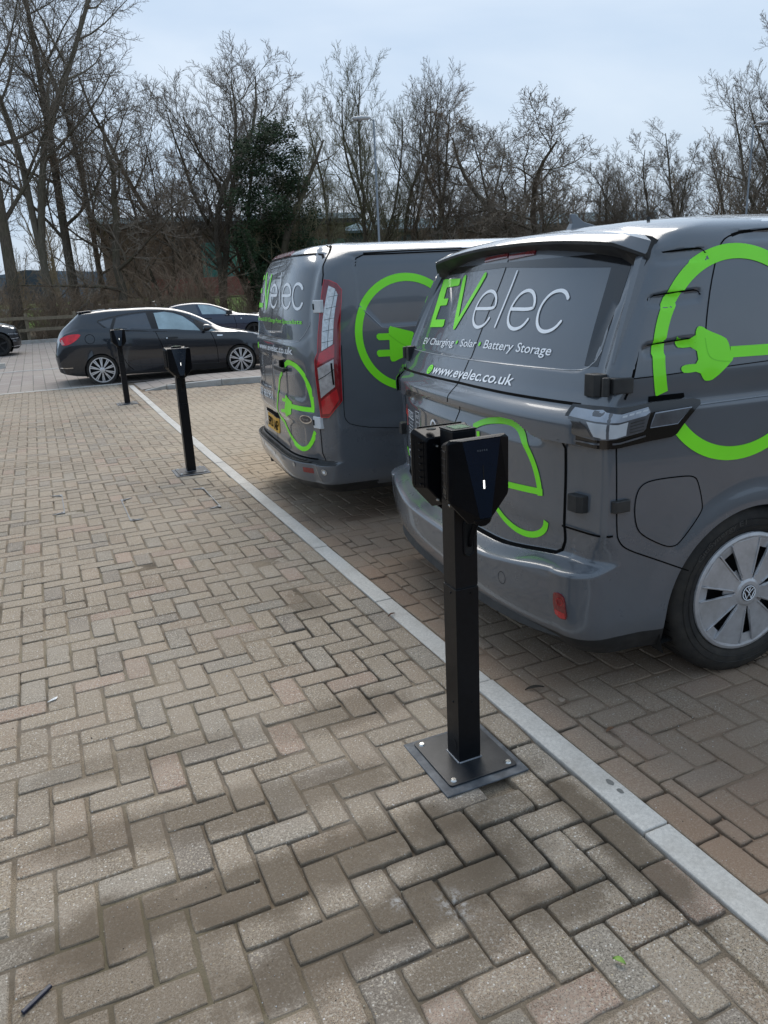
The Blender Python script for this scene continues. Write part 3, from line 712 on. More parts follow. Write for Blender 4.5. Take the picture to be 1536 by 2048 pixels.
def charging_post(loc, label):
    t = thing('charging_post', label, 'charging post', (loc[0], loc[1], 0), 0, 'twin charging posts along the kerb')
    h = .0390; M = MB()
    # tube: lower sleeve, upper sleeve with a shadow gap at z .605
    def tube(z0, z1, hh): M.prism([(-hh, -hh), (hh, -hh), (hh, hh), (-hh, hh)], z0, z1)
    tube(.010, .603, h); tube(.603, .607, h-.002); tube(.607, 1.078, h-.0012)
    p = M.build('post', M_blk, t, bevel=.003)
    m = MB(); m.box((0, 0, 1.0805), (.079, .079, .005)); m.build('post_cap', M_blk, p, bevel=.0015)
    m = MB(); m.box((.002, 0, 1.0838), (.050, .052, .0012)); m.build('cap_label', simple('green_label', (.10, .17, .09), .25, sc=90, var=.5), p)
    for z in (.585, .215):
        for x, y, nx, ny in ((.012, -h, 0, -1), (-h, -.006, -1, 0)):
            m = MB(); m.cyl((x, y, z), (x+nx*.003, y+ny*.003, z), .0038, .0028, n=10); m.build('screw', M_blk, p)
    m = MB(); m.cyl((-h, -.004, .062), (-h-.0012, -.004, .062), .021, n=28); m.build('knockout_disc', M_blk, p, bevel=.0006)
    # cable slot with loop
    m = MB(); lp = [(.008+.017*math.cos(a), -h-.0015, z0+.017*math.sin(a)) for z0, a0, a1 in ((.800, 0, 180), (.722, 180, 360)) for a in [R(a0+(a1-a0)*k/10) for k in range(11)]]
    m.tube(lp+[lp[0]], .0022, 6, caps=False); m.build('slot_rim', M_blk, p, smooth=True)
    m = MB(); m.prism([(.008+.015*math.cos(a), z0+.015*math.sin(a)) for z0, a0, a1 in ((.800, 0, 180), (.722, 180, 360)) for a in [R(a0+(a1-a0)*k/10) for k in range(11)]], 0, .0008, M=Matrix(((1, 0, 0, 0), (0, 0, -1, -h), (0, 1, 0, 0), (0, 0, 0, 1)))); m.build('slot', simple('slot_dark', (.004, .004, .004), .8), p)
    m = MB(); m.tube([(.018, -.075, .835), (.016, -.06, .80), (.012, -.047, .765), (.008, -h-.004, .735)], [.010, .0095, .009, .006], 10); m.build('cable_stub', M_chg, p, smooth=True)
    m = MB()      # weld bead
    m.tube([(-h-.002, -h-.002, .0115), (h+.002, -h-.002, .0115), (h+.002, h+.002, .0115), (-h-.002, h+.002, .0115), (-h-.002, -h-.002, .0115)], .0035, 6, caps=False); m.build('weld', M_weld, p, smooth=True)
    m = MB(); o = (-.004, -.008); m.box((o[0], o[1], .0022), (.292, .306, .0065)); pl_ = m.build('rubber_shim', M_shim, t, bevel=.003)
    m = MB(); r_ = .012; hx, hy = .121, .129
    poly = [(sx*(hx-r_)+r_*math.cos(R(a)), sy*(hy-r_)+r_*math.sin(R(a))) for sx, sy, a0 in ((1, 1, 0), (-1, 1, 90), (-1, -1, 180), (1, -1, 270)) for a in (a0, a0+30, a0+60, a0+90)]
    m.prism(poly, .0054, .0112); bp = m.build('base_plate', M_plate, t, bevel=.0012)
    for sx in (-1, 1):
        for sy in (-1, 1):
            c = (sx*(hx-.022), sy*(hy-.022))
            m = MB(); m.lathe((c[0], c[1], .0112), (0, 0, 1), [(.0001, .0062), (.0035, .0062), (.0035, .0048), (.0075, .0048), (.009, .0025), (.0105, .0), ], 14); m.build('anchor_bolt', M_zinc, bp, smooth=True, sharp=30)
    charger(t, False); charger(t, True)
    return t
post0 = charging_post(POSTS[0], 'nearest black charging post, standing beside the kerb behind the close van')
dup(post0, (POSTS[1][0], POSTS[1][1], 0), 0, 'middle black charging post, in front of the dark hatchback front door')
dup(post0, (POSTS[2][0], POSTS[2][1], 0), 0, 'farthest black charging post, at the far end of the kerb before the hatchback rear door')
VWD = {
 'E': [(-0.7640, 1.4930), (-0.7230, 1.4960), (-0.4490, 1.4940), (-0.4360, 1.4670), (-0.4530, 1.4630), (-0.6210, 1.4560), (-0.5910, 1.4040), (-0.5180, 1.4060), (-0.5040, 1.3790), (-0.5150, 1.3750), (-0.6040, 1.3720), (-0.5890, 1.3080), (-0.4430, 1.3130), (-0.4270, 1.2870), (-0.4400, 1.2790), (-0.6380, 1.2710)],
 'V1': [(-0.3960, 1.4910), (-0.2800, 1.2910)],
 'V2': [(-0.2770, 1.2920), (-0.1720, 1.4990)],
 'e1': [(-0.1270, 1.3640), (0.0350, 1.3660), (0.0390, 1.3840), (0.0210, 1.4080), (-0.0060, 1.4260), (-0.0440, 1.4360), (-0.0810, 1.4340), (-0.1130, 1.4190), (-0.1310, 1.3940), (-0.1350, 1.3640), (-0.1250, 1.3320), (-0.1020, 1.3080), (-0.0680, 1.2930), (-0.0360, 1.2900), (-0.0020, 1.2970), (0.0180, 1.3110), (0.0300, 1.3280)],
 'l': [(0.1120, 1.5070), (0.1100, 1.2980)],
 'e2': [(0.1790, 1.3660), (0.3390, 1.3650), (0.3370, 1.3850), (0.3220, 1.4070), (0.2960, 1.4260), (0.2640, 1.4350), (0.2280, 1.4310), (0.2010, 1.4170), (0.1840, 1.3940), (0.1770, 1.3660), (0.1840, 1.3350), (0.2050, 1.3110), (0.2340, 1.2970), (0.2700, 1.2920), (0.3030, 1.2990), (0.3230, 1.3120), (0.3340, 1.3290)],
 'c': [(0.5240, 1.4040), (0.5070, 1.4190), (0.4830, 1.4290), (0.4580, 1.4310), (0.4260, 1.4260), (0.4010, 1.4100), (0.3850, 1.3860), (0.3840, 1.3580), (0.3950, 1.3280), (0.4160, 1.3060), (0.4450, 1.2920), (0.4760, 1.2890), (0.5060, 1.2960), (0.5250, 1.3080), (0.5370, 1.3250)],
 'rline': [(-0.8370, 1.1400), (-0.7050, 1.1410), (-0.0120, 1.1570), (0.3790, 1.1670), (0.6590, 1.1710), (0.7350, 1.1760), (0.7610, 1.1850), (0.7820, 1.2080), (0.7900, 1.2430), (0.7760, 1.3040), (0.7470, 1.3820), (0.7160, 1.4600)],
 'dots': [(-0.1940, 1.2250), (0.0330, 1.2290)],
 'globe': [(-0.3740, 1.0950)],
 'tagA': [(-0.6290, 1.1930), (-0.2130, 1.2060)],
 'tagB': [(-0.1500, 1.2120), (0.0040, 1.2170)],
 'tagC': [(0.0760, 1.2170), (0.3080, 1.2200)],
 'tagD': [(0.3320, 1.2170), (0.5540, 1.2170)],
 'www': [(-0.3140, 1.0800), (0.4140, 1.0930)],
 'tagAt': [(-0.6790, 1.2300), (-0.2460, 1.2380)],
 'tagDt': [(0.3260, 1.2530), (0.5440, 1.2400)],
 'wwwt': [(-0.3270, 1.1130), (0.3940, 1.1340)],
 'harc': [(0.1830, 0.9160), (0.2370, 0.9410), (0.3000, 0.9580), (0.3950, 0.9710), (0.4640, 0.9690), (0.5210, 0.9470), (0.5710, 0.9040), (0.6140, 0.8470), (0.6420, 0.7840), (0.6510, 0.7340)],
 'hline': [(0.6540, 0.7420), (0.4400, 0.7240), (0.1200, 0.7350)],
 'harc2': [(0.6720, 0.6360), (0.6450, 0.6030), (0.5880, 0.5590), (0.5210, 0.5260), (0.4500, 0.5100), (0.3690, 0.5120), (0.3030, 0.5270)],
 'harcw': [(0.6140, 0.8470), (0.5850, 0.8410)],
 'plug': [(0.4780, 1.2790), (0.4850, 1.2690), (0.5500, 1.2710), (0.5530, 1.2930), (0.5640, 1.3050), (0.5820, 1.3010), (0.5970, 1.2900), (0.6710, 1.2620), (0.6820, 1.2450), (0.6880, 1.2250), (0.6920, 1.2040), (0.7020, 1.1980), (0.6960, 1.1840), (0.6250, 1.1310), (0.5990, 1.1270), (0.5820, 1.1320), (0.5630, 1.1620), (0.5040, 1.1590), (0.4900, 1.1700), (0.4920, 1.1820), (0.5120, 1.1870), (0.5610, 1.1860), (0.5510, 1.2400), (0.4900, 1.2390), (0.4760, 1.2510), (0.4750, 1.2670)],
 'cord': [(0.6880, 1.2160), (0.8490, 1.2120)],
 'flap': [(0.3330, 0.7840), (0.3550, 0.8110), (0.4040, 0.8200), (0.5290, 0.8170), (0.5630, 0.8100), (0.5810, 0.7920), (0.6080, 0.7060), (0.6040, 0.6780), (0.5190, 0.5820), (0.4930, 0.5700), (0.4570, 0.5770), (0.3660, 0.6280), (0.3380, 0.6620), (0.3260, 0.7250)],
 'seamS': [(0.5550, 1.6320), (0.5300, 1.6300), (0.4770, 1.5960), (0.4560, 1.5630), (0.4220, 1.5010), (0.3810, 1.3950), (0.3400, 1.2750), (0.3010, 1.1390), (0.2810, 1.0940)],
 'seamL': [(0.2450, 0.9570), (0.2520, 0.8540), (0.2610, 0.6560), (0.2700, 0.6250), (0.2980, 0.5920), (0.4020, 0.5440), (0.5590, 0.4730)],
 'door': [(0.9120, 1.6000), (0.8320, 1.5970), (0.7630, 1.5880), (0.7110, 1.5770), (0.6800, 1.5530), (0.6550, 1.5070), (0.6240, 1.4300), (0.6050, 1.3530), (0.5960, 1.3060), (0.5910, 1.2590), (0.5940, 1.2110)],
 'doorlow': [(0.7630, 0.9340), (0.7600, 0.8290), (0.7600, 0.6670), (0.7530, 0.6000), (0.7710, 0.5670), (0.8140, 0.5630), (0.7990, 0.5450), (0.7600, 0.5260), (0.6840, 0.5150), (0.5030, 0.4850), (0.2810, 0.4690), (0.1340, 0.4930), (-0.0760, 0.4880), (-0.3090, 0.4890), (-0.5450, 0.5020)],
 'logos_px': {'nic': (-0.714, 0.832), 'nicR': (-0.573, 0.813), 'sq': (-0.484, 0.847), 'blk': (-0.609, 0.720), 'phone': (-0.853, 0.603), 'p0': (-0.781, 0.599), 'p2': (-0.596, 0.607)},
 'beltseam': [(0.2990, 1.1580), (0.4290, 1.1600), (0.5940, 1.1680), (0.8500, 1.1760)],
 'crease': [(0.5460, 1.0510), (0.6290, 1.0530), (0.8530, 1.0590)],
}
VW = VanSurf(
 X0=[(.18,.10),(.23,.05),(.29,.015),(.36,.0),(.446,.0),(.458,.012),(.471,.055),(.483,.088),(.50,.10),(.60,.103),(.80,.105),(.95,.102),(1.00,.100),(1.04,.105),(1.07,.12),(1.12,.152),(1.30,.237),(1.50,.332),(1.55,.352),(1.60,.372),(1.63,.405),(1.65,.47),(1.664,.58),(1.678,.80),(1.692,1.1),(1.702,1.5)],
 W=[(.18,.875),(.25,.910),(.33,.925),(.60,.930),(1.03,.930),(1.09,.923),(1.17,.917),(1.40,.880),(1.52,.850),(1.58,.828),(1.61,.805),(1.632,.765),(1.65,.68),(1.666,.55),(1.680,.42),(1.692,.25),(1.702,.020)],
 RR=[(.18,.12),(.45,.12),(.58,.095),(.66,.028),(1.09,.028),(1.15,.060),(1.5,.06),(1.60,.10),(1.65,.25),(1.69,.15),(1.702,.02)],
 BOW=[(.18,.10),(.45,.095),(.58,.088),(.66,.100),(1.09,.100),(1.15,.085),(1.5,.078),(1.62,.09),(1.66,.05),(1.702,.0)],
 XF=[(.18,4.35),(.5,4.42),(.9,4.35),(1.1,4.0),(1.3,3.7),(1.5,3.4),(1.60,3.1),(1.65,2.9),(1.702,2.2)], RF=[(.18,.25),(1.0,.35),(1.5,.3),(1.64,.3),(1.69,.15),(1.702,.02)], zsh=.055, zs=(.35, .84))
# ================================================================ paint and shared van materials
def car_paint(name, col, rough=.32, coat=.7, dirtc=(.12, .10, .08), dirta=.25, flake=0, clean=False):
    m, nt, b = newmat(name); g = nt.nodes.new('ShaderNodeTexCoord'); pos = g.outputs['Object']
    c = mix(nt, ramp(nt, noi(nt, 2.2, 4, .6, pos), [(.3, 0.), (.7, 1.)]), tuple(x*.93 for x in col), tuple(x*1.08 for x in col))
    sp = nt.nodes.new('ShaderNodeSeparateXYZ'); nt.links.new(pos, sp.inputs[0])
    low = ramp(nt, maths(nt, 'ADD', sp.outputs[2], maths(nt, 'MULTIPLY', noi(nt, 5, 4, .6, pos), .5)), [(.35, 1.), (.95, .12)])
    film = maths(nt, 'MULTIPLY', low, ramp(nt, noi(nt, 9, 6, .7, pos), [(.35, .25), (.7, 1.)]))
    c = mix(nt, maths(nt, 'MULTIPLY', film, dirta), c, dirtc)
    spots = ramp(nt, noi(nt, 120, 2, .5, pos), [(.72, 0.), (.76, .35)]); c = mix(nt, maths(nt, 'MULTIPLY', spots, low), c, (.25, .22, .18))
    nt.links.new(c, b.inputs['Base Color']); nt.links.new(ramp(nt, film, [(0, rough), (1, min(1, rough+(.03 if clean else .2)))]), b.inputs['Roughness'])
    b.inputs['Coat Weight'].default_value = coat; nt.links.new(ramp(nt, film, [(0, .02), (1, .04 if clean else .12)]), b.inputs['Coat Roughness']); b.inputs['Metallic'].default_value = flake
    bump(nt, b, noi(nt, 1.6, 3, .5, pos), .02, .02)
    return m
M_vang = car_paint('grey_wrap', (.100, .112, .128), .24, 1.0)
M_vanw = car_paint('white_paint', (.72, .73, .74), .25, .8, dirta=.1)
M_trim = simple('black_trim', (.016, .017, .018), .55, var=.2, sc=20, bmp=.1, dirt=((.10, .09, .075), .35, 5))
M_gloss = simple('gloss_black', (.006, .006, .007), .12, coat=.5, var=.1)
M_seam = simple('gap_and_shade_black', (.003, .003, .003), .9, spec=.1)
M_green = simple('green_vinyl', (.25, .95, .02), .45, coat=.2, var=.05, sc=4)
M_greend = simple('green_vinyl_fold', (.19, .80, .016), .45, coat=.2, var=.05, sc=4)
M_whitev = simple('white_vinyl', (.92, .94, .96), .42, var=.03)
M_redv = simple('red_vinyl', (.62, .05, .04), .4)
M_tyre = simple('tyre_rubber', (.020, .019, .018), .72, var=.3, sc=18, bmp=.3, spec=.35, dirt=((.085, .070, .052), .55, 7))
M_hub = simple('hubcap_silver', (.50, .50, .51), .34, metal=.40, var=.08, sc=30, coat=.3, dirt=((.18, .15, .11), .35, 12))
M_dark = simple('underbody', (.010, .010, .010), .85)
M_redl = simple('red_lens', (.52, .008, .018), .10, coat=1, var=.15, sc=25, spec=.7)
M_redd = simple('dark_red_lens', (.20, .006, .012), .12, coat=1, var=.2, sc=25)
M_chrome = simple('chrome', (.75, .75, .76), .08, metal=1)
M_lens = simple('clear_lens', (.42, .45, .48), .14, metal=.75, coat=1, var=.35, sc=16)
M_lensd = simple('smoked_lens', (.045, .047, .050), .12, coat=1, var=.3, sc=14, spec=.8)
def tyre_tread(R0, w_, n=60):
    pass
def wheel(parent, x, y, z, rt, rr, wid, sg, cap, name='wheel'):
    """sg: +1 when the outer face looks towards +y"""
    c = Vector((x, y, z)); ax = (0, sg, 0)
    m = MB(); ref = (1, 0, 0)
    prof = [(rr-.01, -wid), (rr+.02, -wid), (rt-.03, -wid+.004), (rt-.008, -wid+.02), (rt, -wid+.04), (rt, -.040), (rt-.006, -.018), (rt-.020, -.004), (rt-.036, .003), (rr+.045, .006), (rr+.02, .004), (rr+.008, -.001), (rr+.002, -.010), (rr-.01, -.02)]
    m.lathe(c, ax, prof, 72, ref=ref)
    for k in range(60):      # shoulder sipes
        a = 2*math.pi*k/60; d = Vector((math.cos(a), 0, math.sin(a)))
        for o_, dd in ((-.034, .0), (-.10, .5), (-.16, 0)):
            a2 = a + dd*math.pi/60; d = Vector((math.cos(a2), 0, math.sin(a2))); t_ = Vector((-d.z, 0, d.x))
            q = c + d*(rt+.0012) + Vector((0, sg*o_, 0))
            m.add([q+t_*.0018+Vector((0, .022, 0)), q-t_*.0018+Vector((0, .022, 0)), q-t_*.0018-Vector((0, .022, 0)), q+t_*.0018-Vector((0, .022, 0))], [(0, 1, 2, 3)], 1)
    for rrr in (rr+.030, rr+.055):
        m.lathe(c, ax, [(rrr-.0015, .005), (rrr, .0078), (rrr+.0015, .005)], 72, ref=ref)
    w = m.build('tyre', [M_tyre, M_seam], parent, smooth=True, sharp=35)
    cap(w, c, rr, sg)
    return w
def sector(m, c, sg, r0, r1, a0, a1, h0, h1, thick=.006, n=6, mi=None):
    """raised petal plate on a wheel: angular half-widths a0 at r0, a1 at r1, around angle given in c[1]"""
    ctr, ang = c; vs = []
    for k in range(n+1):
        t = k/n; r = r0+(r1-r0)*t; hw = a0+(a1-a0)*t; h = h0+(h1-h0)*t
        for s in (-1, 1): vs.append(ctr + Vector((math.cos(ang+s*hw)*r, sg*h, math.sin(ang+s*hw)*r)))
    b = len(vs); vs += [v - Vector((0, sg*thick, 0)) for v in vs]
    fs = [(2*k, 2*k+1, 2*k+3, 2*k+2) for k in range(n)] + [(b+2*k, b+2*k+2, b+2*k+3, b+2*k+1) for k in range(n)]
    fs += [(2*k, 2*k+2, b+2*k+2, b+2*k) for k in range(n)] + [(2*k+1, b+2*k+1, b+2*k+3, 2*k+3) for k in range(n)] + [(0, b, b+1, 1), (2*n, 2*n+1, b+2*n+1, b+2*n)]
    m.add(vs, fs, mi)
def vw_cap(w, c, rr, sg):
    m = MB(); ax = (0, sg, 0)
    m.lathe(c, ax, [(0.001, -.06), (rr-.03, -.06), (rr-.012, -.03), (rr-.008, -.012)], 48); m.build('rim_back', M_dark, w, smooth=True)
    m = MB()
    m.lathe(c, ax, [(rr-.020, -.014), (rr-.020, .0035), (rr-.010, .0065), (rr+.001, .003), (rr+.003, -.004)], 60)
    m.lathe(c, ax, [(.062, -.02), (.058, .010), (.045, .016), (.001, .018)], 36)
    for k in range(7):
        a = R(96+k*360/7)
        sector(m, (c, a), sg, .050, rr-.012, .40, .275, .012, .0045, n=10)
        sector(m, (c, a+R(17.6)), sg, .070, rr-.018, .022, .014, .0150, .0095, .010)
        sector(m, (c, a+R(25.7)), sg, .045, .098, .16, .10, .004, -.004)
        sector(m, (c, a+R(33.8)), sg, .070, rr-.018, .022, .014, .0150, .0095, .010)
        sector(m, (c, a+R(25.7)), sg, rr-.050, rr-.016, .17, .19, -.002, .004)
    h = m.build('hubcap', M_hub, w, bevel=.0012)
    m = MB(); m.lathe(c, ax, [(.0315, .012), (.0315, .0195), (.001, .0200)], 36); e = m.build('emblem', M_gloss, h)
    m = MB(); m.lathe(c, ax, [(.0265, .0198), (.0268, .0212), (.0293, .0212), (.0296, .0198)], 40)
    for pl in ([(-.017, .017), (-.0045, -.0005+.006), (0, -.002), (.0045, .0055), (.017, .017)], [(-.0055, .024), (0, .0095), (.0055, .024)], [(-.023, .007), (-.0105, -.021), (0, -.001), (.0105, -.021), (.023, .007)]):
        for q in stroke2d(pl, .0034): m.add([c + Vector((-x*sg if sg < 0 else x, sg*.0212, z)) for x, z in q], [(0, 1, 2, 3)])
    m.build('emblem_lines', M_whitev, e)
VWM = Matrix.Translation((1.470724, 2.81252, 0)) @ Matrix.Rotation(R(-5), 4, 'Z') @ Matrix(((1, 0, 0, 0), (0, -1, 0, 0), (0, 0, 1, 0), (0, 0, 0, 1)))
# the van is modelled with y to its right; baking the mirrored axis into vertices keeps the empty unscaled
def van_root(name, label, loc, rz): return thing(name, label, 'van', loc, rz)
HUBX, HUBZ = .851, .327
def vw_rear(y, z):
    d = 0; a = abs(y)
    # number-plate hump band: stands out, drops at its ends
    low = .985 - .045*sstep(.50, .66, a) - (.0 if a < .66 else .0)
    band = sstep(low-.004, low+.006, z)*(1-sstep(1.012, 1.068, z))*(1-sstep(.80, .86, a))
    d -= .030*band
    rec = (1-sstep(low-.008, low-.002, z))*sstep(.895, .965, z)*(1-sstep(.56, .70, a))
    d += .026*rec
    # ledge below the glass
    # window step
    if z > 1.10:
        top = 1.545; sd = rrect_sd(y, z, 0, (1.166+top+.2)/2, .775, (top+.2-1.166)/2, .07)
        d += .006*(1-sstep(-.006, .003, sd))
        # glass is set in from the D-pillar
        ed = .845 - (z-1.1)*.16; d += .0
        d -= .020*sstep(ed-.006, ed+.030, a)*sstep(1.12, 1.2, z)*(1-sstep(1.56, 1.6, z))
    # lower door swage
    if .42 < z < .70 and a < .8: d += .006*(1-sstep(.60, .66, z))*sstep(.47, .5, z)
    return d
def vw_side(x, z):
    d = 0
    for cx, cz, hx in ((.530, 1.524, .095), (.488, 1.396, .100), (.450, 1.246, .104)):
        sd = rrect_sd(x - (z-cz)*.0, z - (x-cx)*.06, cx, cz, hx, .021, .020)
        if sd < .012: d += .009*(1-sstep(-.007, .002, sd))
    # belt crease and shoulder
    d += .010*sstep(1.058, 1.052, 1) if False else 0
    d -= .006*(sstep(1.060, 1.048, z) if z > 1.03 and False else 0)
    # shallow channel between belt seam and shoulder line
    d += .010*sstep(1.045, 1.062, z)*(1-sstep(1.062, 1.165, z))
    # sliding-door gutter recess
    if z > 1.5 and x > .66: d += .010*sstep(1.555, 1.575, z)*(1-sstep(1.592, 1.600, z))*sstep(.70, .80, x)
    # wheel-arch lip
    for hx in (HUBX, HUBX+2.80):
        rr = math.hypot((x-hx)/.372, (z-.30)/.372)
        if rr < 1.5: d -= .012*(1-sstep(1.02, 1.28, rr))
    # fuel flap dish
    return d
VW.rear_disp = vw_rear; VW.side_disp = vw_side
def mirror_y(o):
    for v in o.data.vertices: v.co.y = -v.co.y
    o.data.flip_normals()
def body_grid(S, zs, yr, yl, xs, xe, matfn, arches, name, mats, parent, flr=0.0):
    V, F = S.mesh(zs, yr, yl, xs, xe, None)
    V = [list(v) for v in V]
    def ins(v):
        for (hx, hz, rx, rz) in arches:
            if abs(v[1]) > .55 and math.hypot((v[0]-hx)/rx, (v[2]-hz)/rz) < 1: return (hx, hz, rx, rz)
        return None
    I = [ins(v) for v in V]
    keep = [f for f in F if not all(I[i] for i in f)]
    keep[-2:] = keep[-2:]
    for f in keep:
        if len(f) > 8: continue
        for i in f:
            if I[i]:
                hx, hz, rx, rz = I[i]; v = V[i]; a = math.atan2((v[2]-hz)/rz, (v[0]-hx)/rx); v[0] = hx+rx*math.cos(a); v[2] = hz+rz*math.sin(a); I[i] = None
    m = MB(); m.add(V, keep)
    m.mi = [matfn(sum(V[i][0] for i in f)/len(f), sum(V[i][1] for i in f)/len(f), sum(V[i][2] for i in f)/len(f)) for f in keep]
    return m.build(name, mats, parent, smooth=True, sharp=50)
def flipchildren(root):
    seen = set()
    def rec(o):
        for c in o.children:
            if c.data is not None and c.data.name not in seen:
                seen.add(c.data.name); mirror_y(c)
            rec(c)
    rec(root)
vw = van_root('panel_van', 'close grey electric panel van with green plug artwork, spoiler and silver wheel cover', (1.470724, 2.81252, 0), R(-5))
zs = frange(.18, .44, .016)+frange(.44, .60, .005)+frange(.60, .88, .014)+frange(.88, 1.075, .0055)+frange(1.075, 1.14, .008)+frange(1.14, 1.19, .005)+frange(1.19, 1.60, .0085)+[1.60, 1.607, 1.614, 1.621, 1.628, 1.635, 1.642, 1.649, 1.655, 1.661, 1.667, 1.673, 1.679, 1.685, 1.69, 1.694, 1.698, 1.702]
yr = frange(0, 1, .0125); yl = [1-f for f in frange(0, 1, .016)]
xs = frange(.26, 1.25, .008)+frange(1.25, 4.1, .10)+[4.1]
def vw_mat(x, y, z):
    if z < .258 and x < .6: return 2
    if z < .20: return 2
    if z > 1.612 and x > .98-3.2*(z-1.612): return 1
    return 0
body = body_grid(VW, zs, yr, yl, xs, 1.25, vw_mat, [(HUBX, .30, .372, .372), (HUBX+2.80, .30, .372, .372)], 'body', [M_vang, M_vanw, M_trim], vw)
RW, SW, WW = VW.rear, VW.side, VW.wrap
def smooth_wrap(S):
    def fn(u, z):
        a, b = S.rear_disp, S.side_disp; S.rear_disp = lambda y, z: -.006; S.side_disp = lambda x, z: 0.
        p = S.wrap(u, z); S.rear_disp, S.side_disp = a, b; return p
    return fn
LW = smooth_wrap(VW)
def R2(name, faces, mat, parent=body, off=.0022, **k): return patch(name, faces, VW, RW, off, mat, parent, sgn=-1 if VanSurf.normal(VW, RW, 0, 1.3).x > 0 else 1, **k)
def S2(name, faces, mat, parent=body, off=.0022, **k): return patch(name, faces, VW, SW, off, mat, parent, sgn=-1 if VanSurf.normal(VW, SW, 1, 1.3).y < 0 else 1, **k)
def W2(name, faces, mat, parent=body, off=.0022, **k): return patch(name, faces, VW, LW, off, mat, parent, sgn=-1 if VanSurf.normal(VW, WW, 0, .9).x > 0 else 1, **k)
D = VWD
# ---- rear doors: gaps
split = [(0, 1.575), (0, 1.45), (0, 1.3), (0, 1.17), (0, 1.075), (.0, 1.05), (0, .985), (0, .97), (0, .90), (0, .75), (0, .6), (0, .50)]
R2('door_gap', stroke2d(split, .0065), M_seam, off=.001, step=.012)
zb = lambda y: .4885 + .055*sstep(.35, .84, abs(y))
low = [(y_/100, zb(y_/100)) for y_ in range(-72, 73, 4)]
corner = [(.745, .552), (.758, .585), (.762, .64), (.762, .80), (.762, .955)]
lowall = [(-x, z) for x, z in corner[::-1]] + low + corner
R2('lower_door_gap', stroke2d(lowall, .012), M_seam, off=.0012, step=.02)
R2('glass_base_gap', stroke2d([(-.86, 1.060), (-.4, 1.069), (0, 1.0725), (.4, 1.071), (.80, 1.072)], .009), M_seam, off=.0012, step=.02)
R2('window_line', stroke2d([(-.80, 1.158), (-.4, 1.162), (0, 1.164), (.4, 1.168), (.66, 1.171)] + D['rline'][5:9], .0028), simple('seam_highlight', (.34, .35, .36), .3), off=.0015)
# ---- side gaps
sT = smooth2d(D['seamS'], 1)
S2('rear_pillar_gap', stroke2d([p_ for p_ in sT if p_[1] < 1.575], .0085), M_seam, off=.001, step=.02)
S2('bumper_gap', stroke2d(smooth2d(D['seamL'], 2), .005), M_seam, off=.001, step=.02)
S2('sliding_door_gap', stroke2d(smooth2d(D['door'], 1) + [(.594, 1.166)], [.012]*6+[.006]*40 if False else .0045), M_seam, off=.001, step=.02)
S2('sliding_rail', stroke2d([(.74, 1.583), (.78, 1.592), (.85, 1.598), (1.1, 1.600), (2.2, 1.600)], .010), M_seam, off=.001)
S2('belt_gap', stroke2d([(.300, 1.158), (.43, 1.160), (.594, 1.166), (.85, 1.174), (2.4, 1.18)], .0032), M_seam, off=.001)
S2('shoulder_line', stroke2d([(.548, 1.052), (.85, 1.056), (2.4, 1.06)], .0035), simple('shoulder_edge', (.22, .23, .24), .3), off=.0025)
fl = smooth2d(D['flap'], 2, True)
S2('charge_flap', [fl], M_vang, off=.0012); S2('charge_flap_gap', stroke2d(fl, .0042, closed=True), M_seam, off=.0018, step=.02)
# corner crease panel line at y = .762 rear -> the hinge pillar
for cx, cz, hx in ((.530, 1.524, .095), (.488, 1.396, .100), (.450, 1.246, .104)):
    top_ = [(cx-hx+.004, cz-.004), (cx-hx+.012, cz+.014), (cx-hx+.03, cz+.0205-.005)] + [(cx-hx+.03+(2*hx-.06)*k/6, cz+.0205+.06*(-hx+.03+(2*hx-.06)*k/6)) for k in range(1, 7)] + [(cx+hx-.010, cz+.020), (cx+hx-.002, cz+.006)]
    S2('pressing_shade', stroke2d(smooth2d(top_, 1), .0032), M_seam, off=.0046, step=.015)  # black strip paints the shade along each pressing's upper edge
# ---- lamp
us = lambda x, z=1.0: VW.u_of_x(x, z)
LT = [(.768, .955), (.766, .985), (.772, 1.040), (.785, 1.070), (.86, 1.072), (us(.26), 1.072), (us(.34), 1.078), (us(.50), 1.078), (us(.535), 1.070), (us(.547), 1.056), (us(.53), 1.035), (us(.470), .968), (us(.45), .960), (us(.36), .955), (us(.25), .945), (.90, .944), (.80, .948)]
lamp = W2('tail_lamp', [LT], M_gloss, off=.012, depth=.02, step=.02)
M_lw = simple('lamp_frost', (.33, .37, .43), .22, coat=1, var=.12, sc=30); M_lg = simple('lamp_grey', (.085, .090, .100), .20, coat=1, var=.25, sc=22); M_lb = simple('lamp_bright', (.50, .53, .56), .3, coat=1, var=.08, sc=12)
W2('lamp_lens', [[(.785, .983), (.790, 1.035), (.805, 1.060), (.88, 1.058), (us(.24), 1.052), (us(.33), 1.066), (us(.352), 1.050), (us(.345), 1.000), (us(.335), .990), (us(.23), .975), (.90, .973)]], M_lg, lamp, off=.0165, depth=.004, step=.015)
W2('lamp_top_strip', [[(.795, 1.036), (.806, 1.059), (.88, 1.057), (us(.24), 1.051), (us(.33), 1.065), (us(.348), 1.048), (us(.335), 1.040), (us(.24), 1.028), (.89, 1.030), (.82, 1.034)]], M_lw, lamp, off=.0180, step=.02)
W2('lamp_reflector_bowl', [[(.868, 1.026), (us(.235), 1.022), (us(.272), 1.027), (us(.268), .985), (us(.23), .979), (.905, .978), (.885, 1.004)]], M_lb, lamp, off=.0182, step=.02)
W2('lamp_lower_lens', [[(.792, .987), (.794, 1.022), (.840, 1.024), (.868, 1.010), (.893, .982), (.84, .980)]], M_lensd, lamp, off=.0184, step=.02)
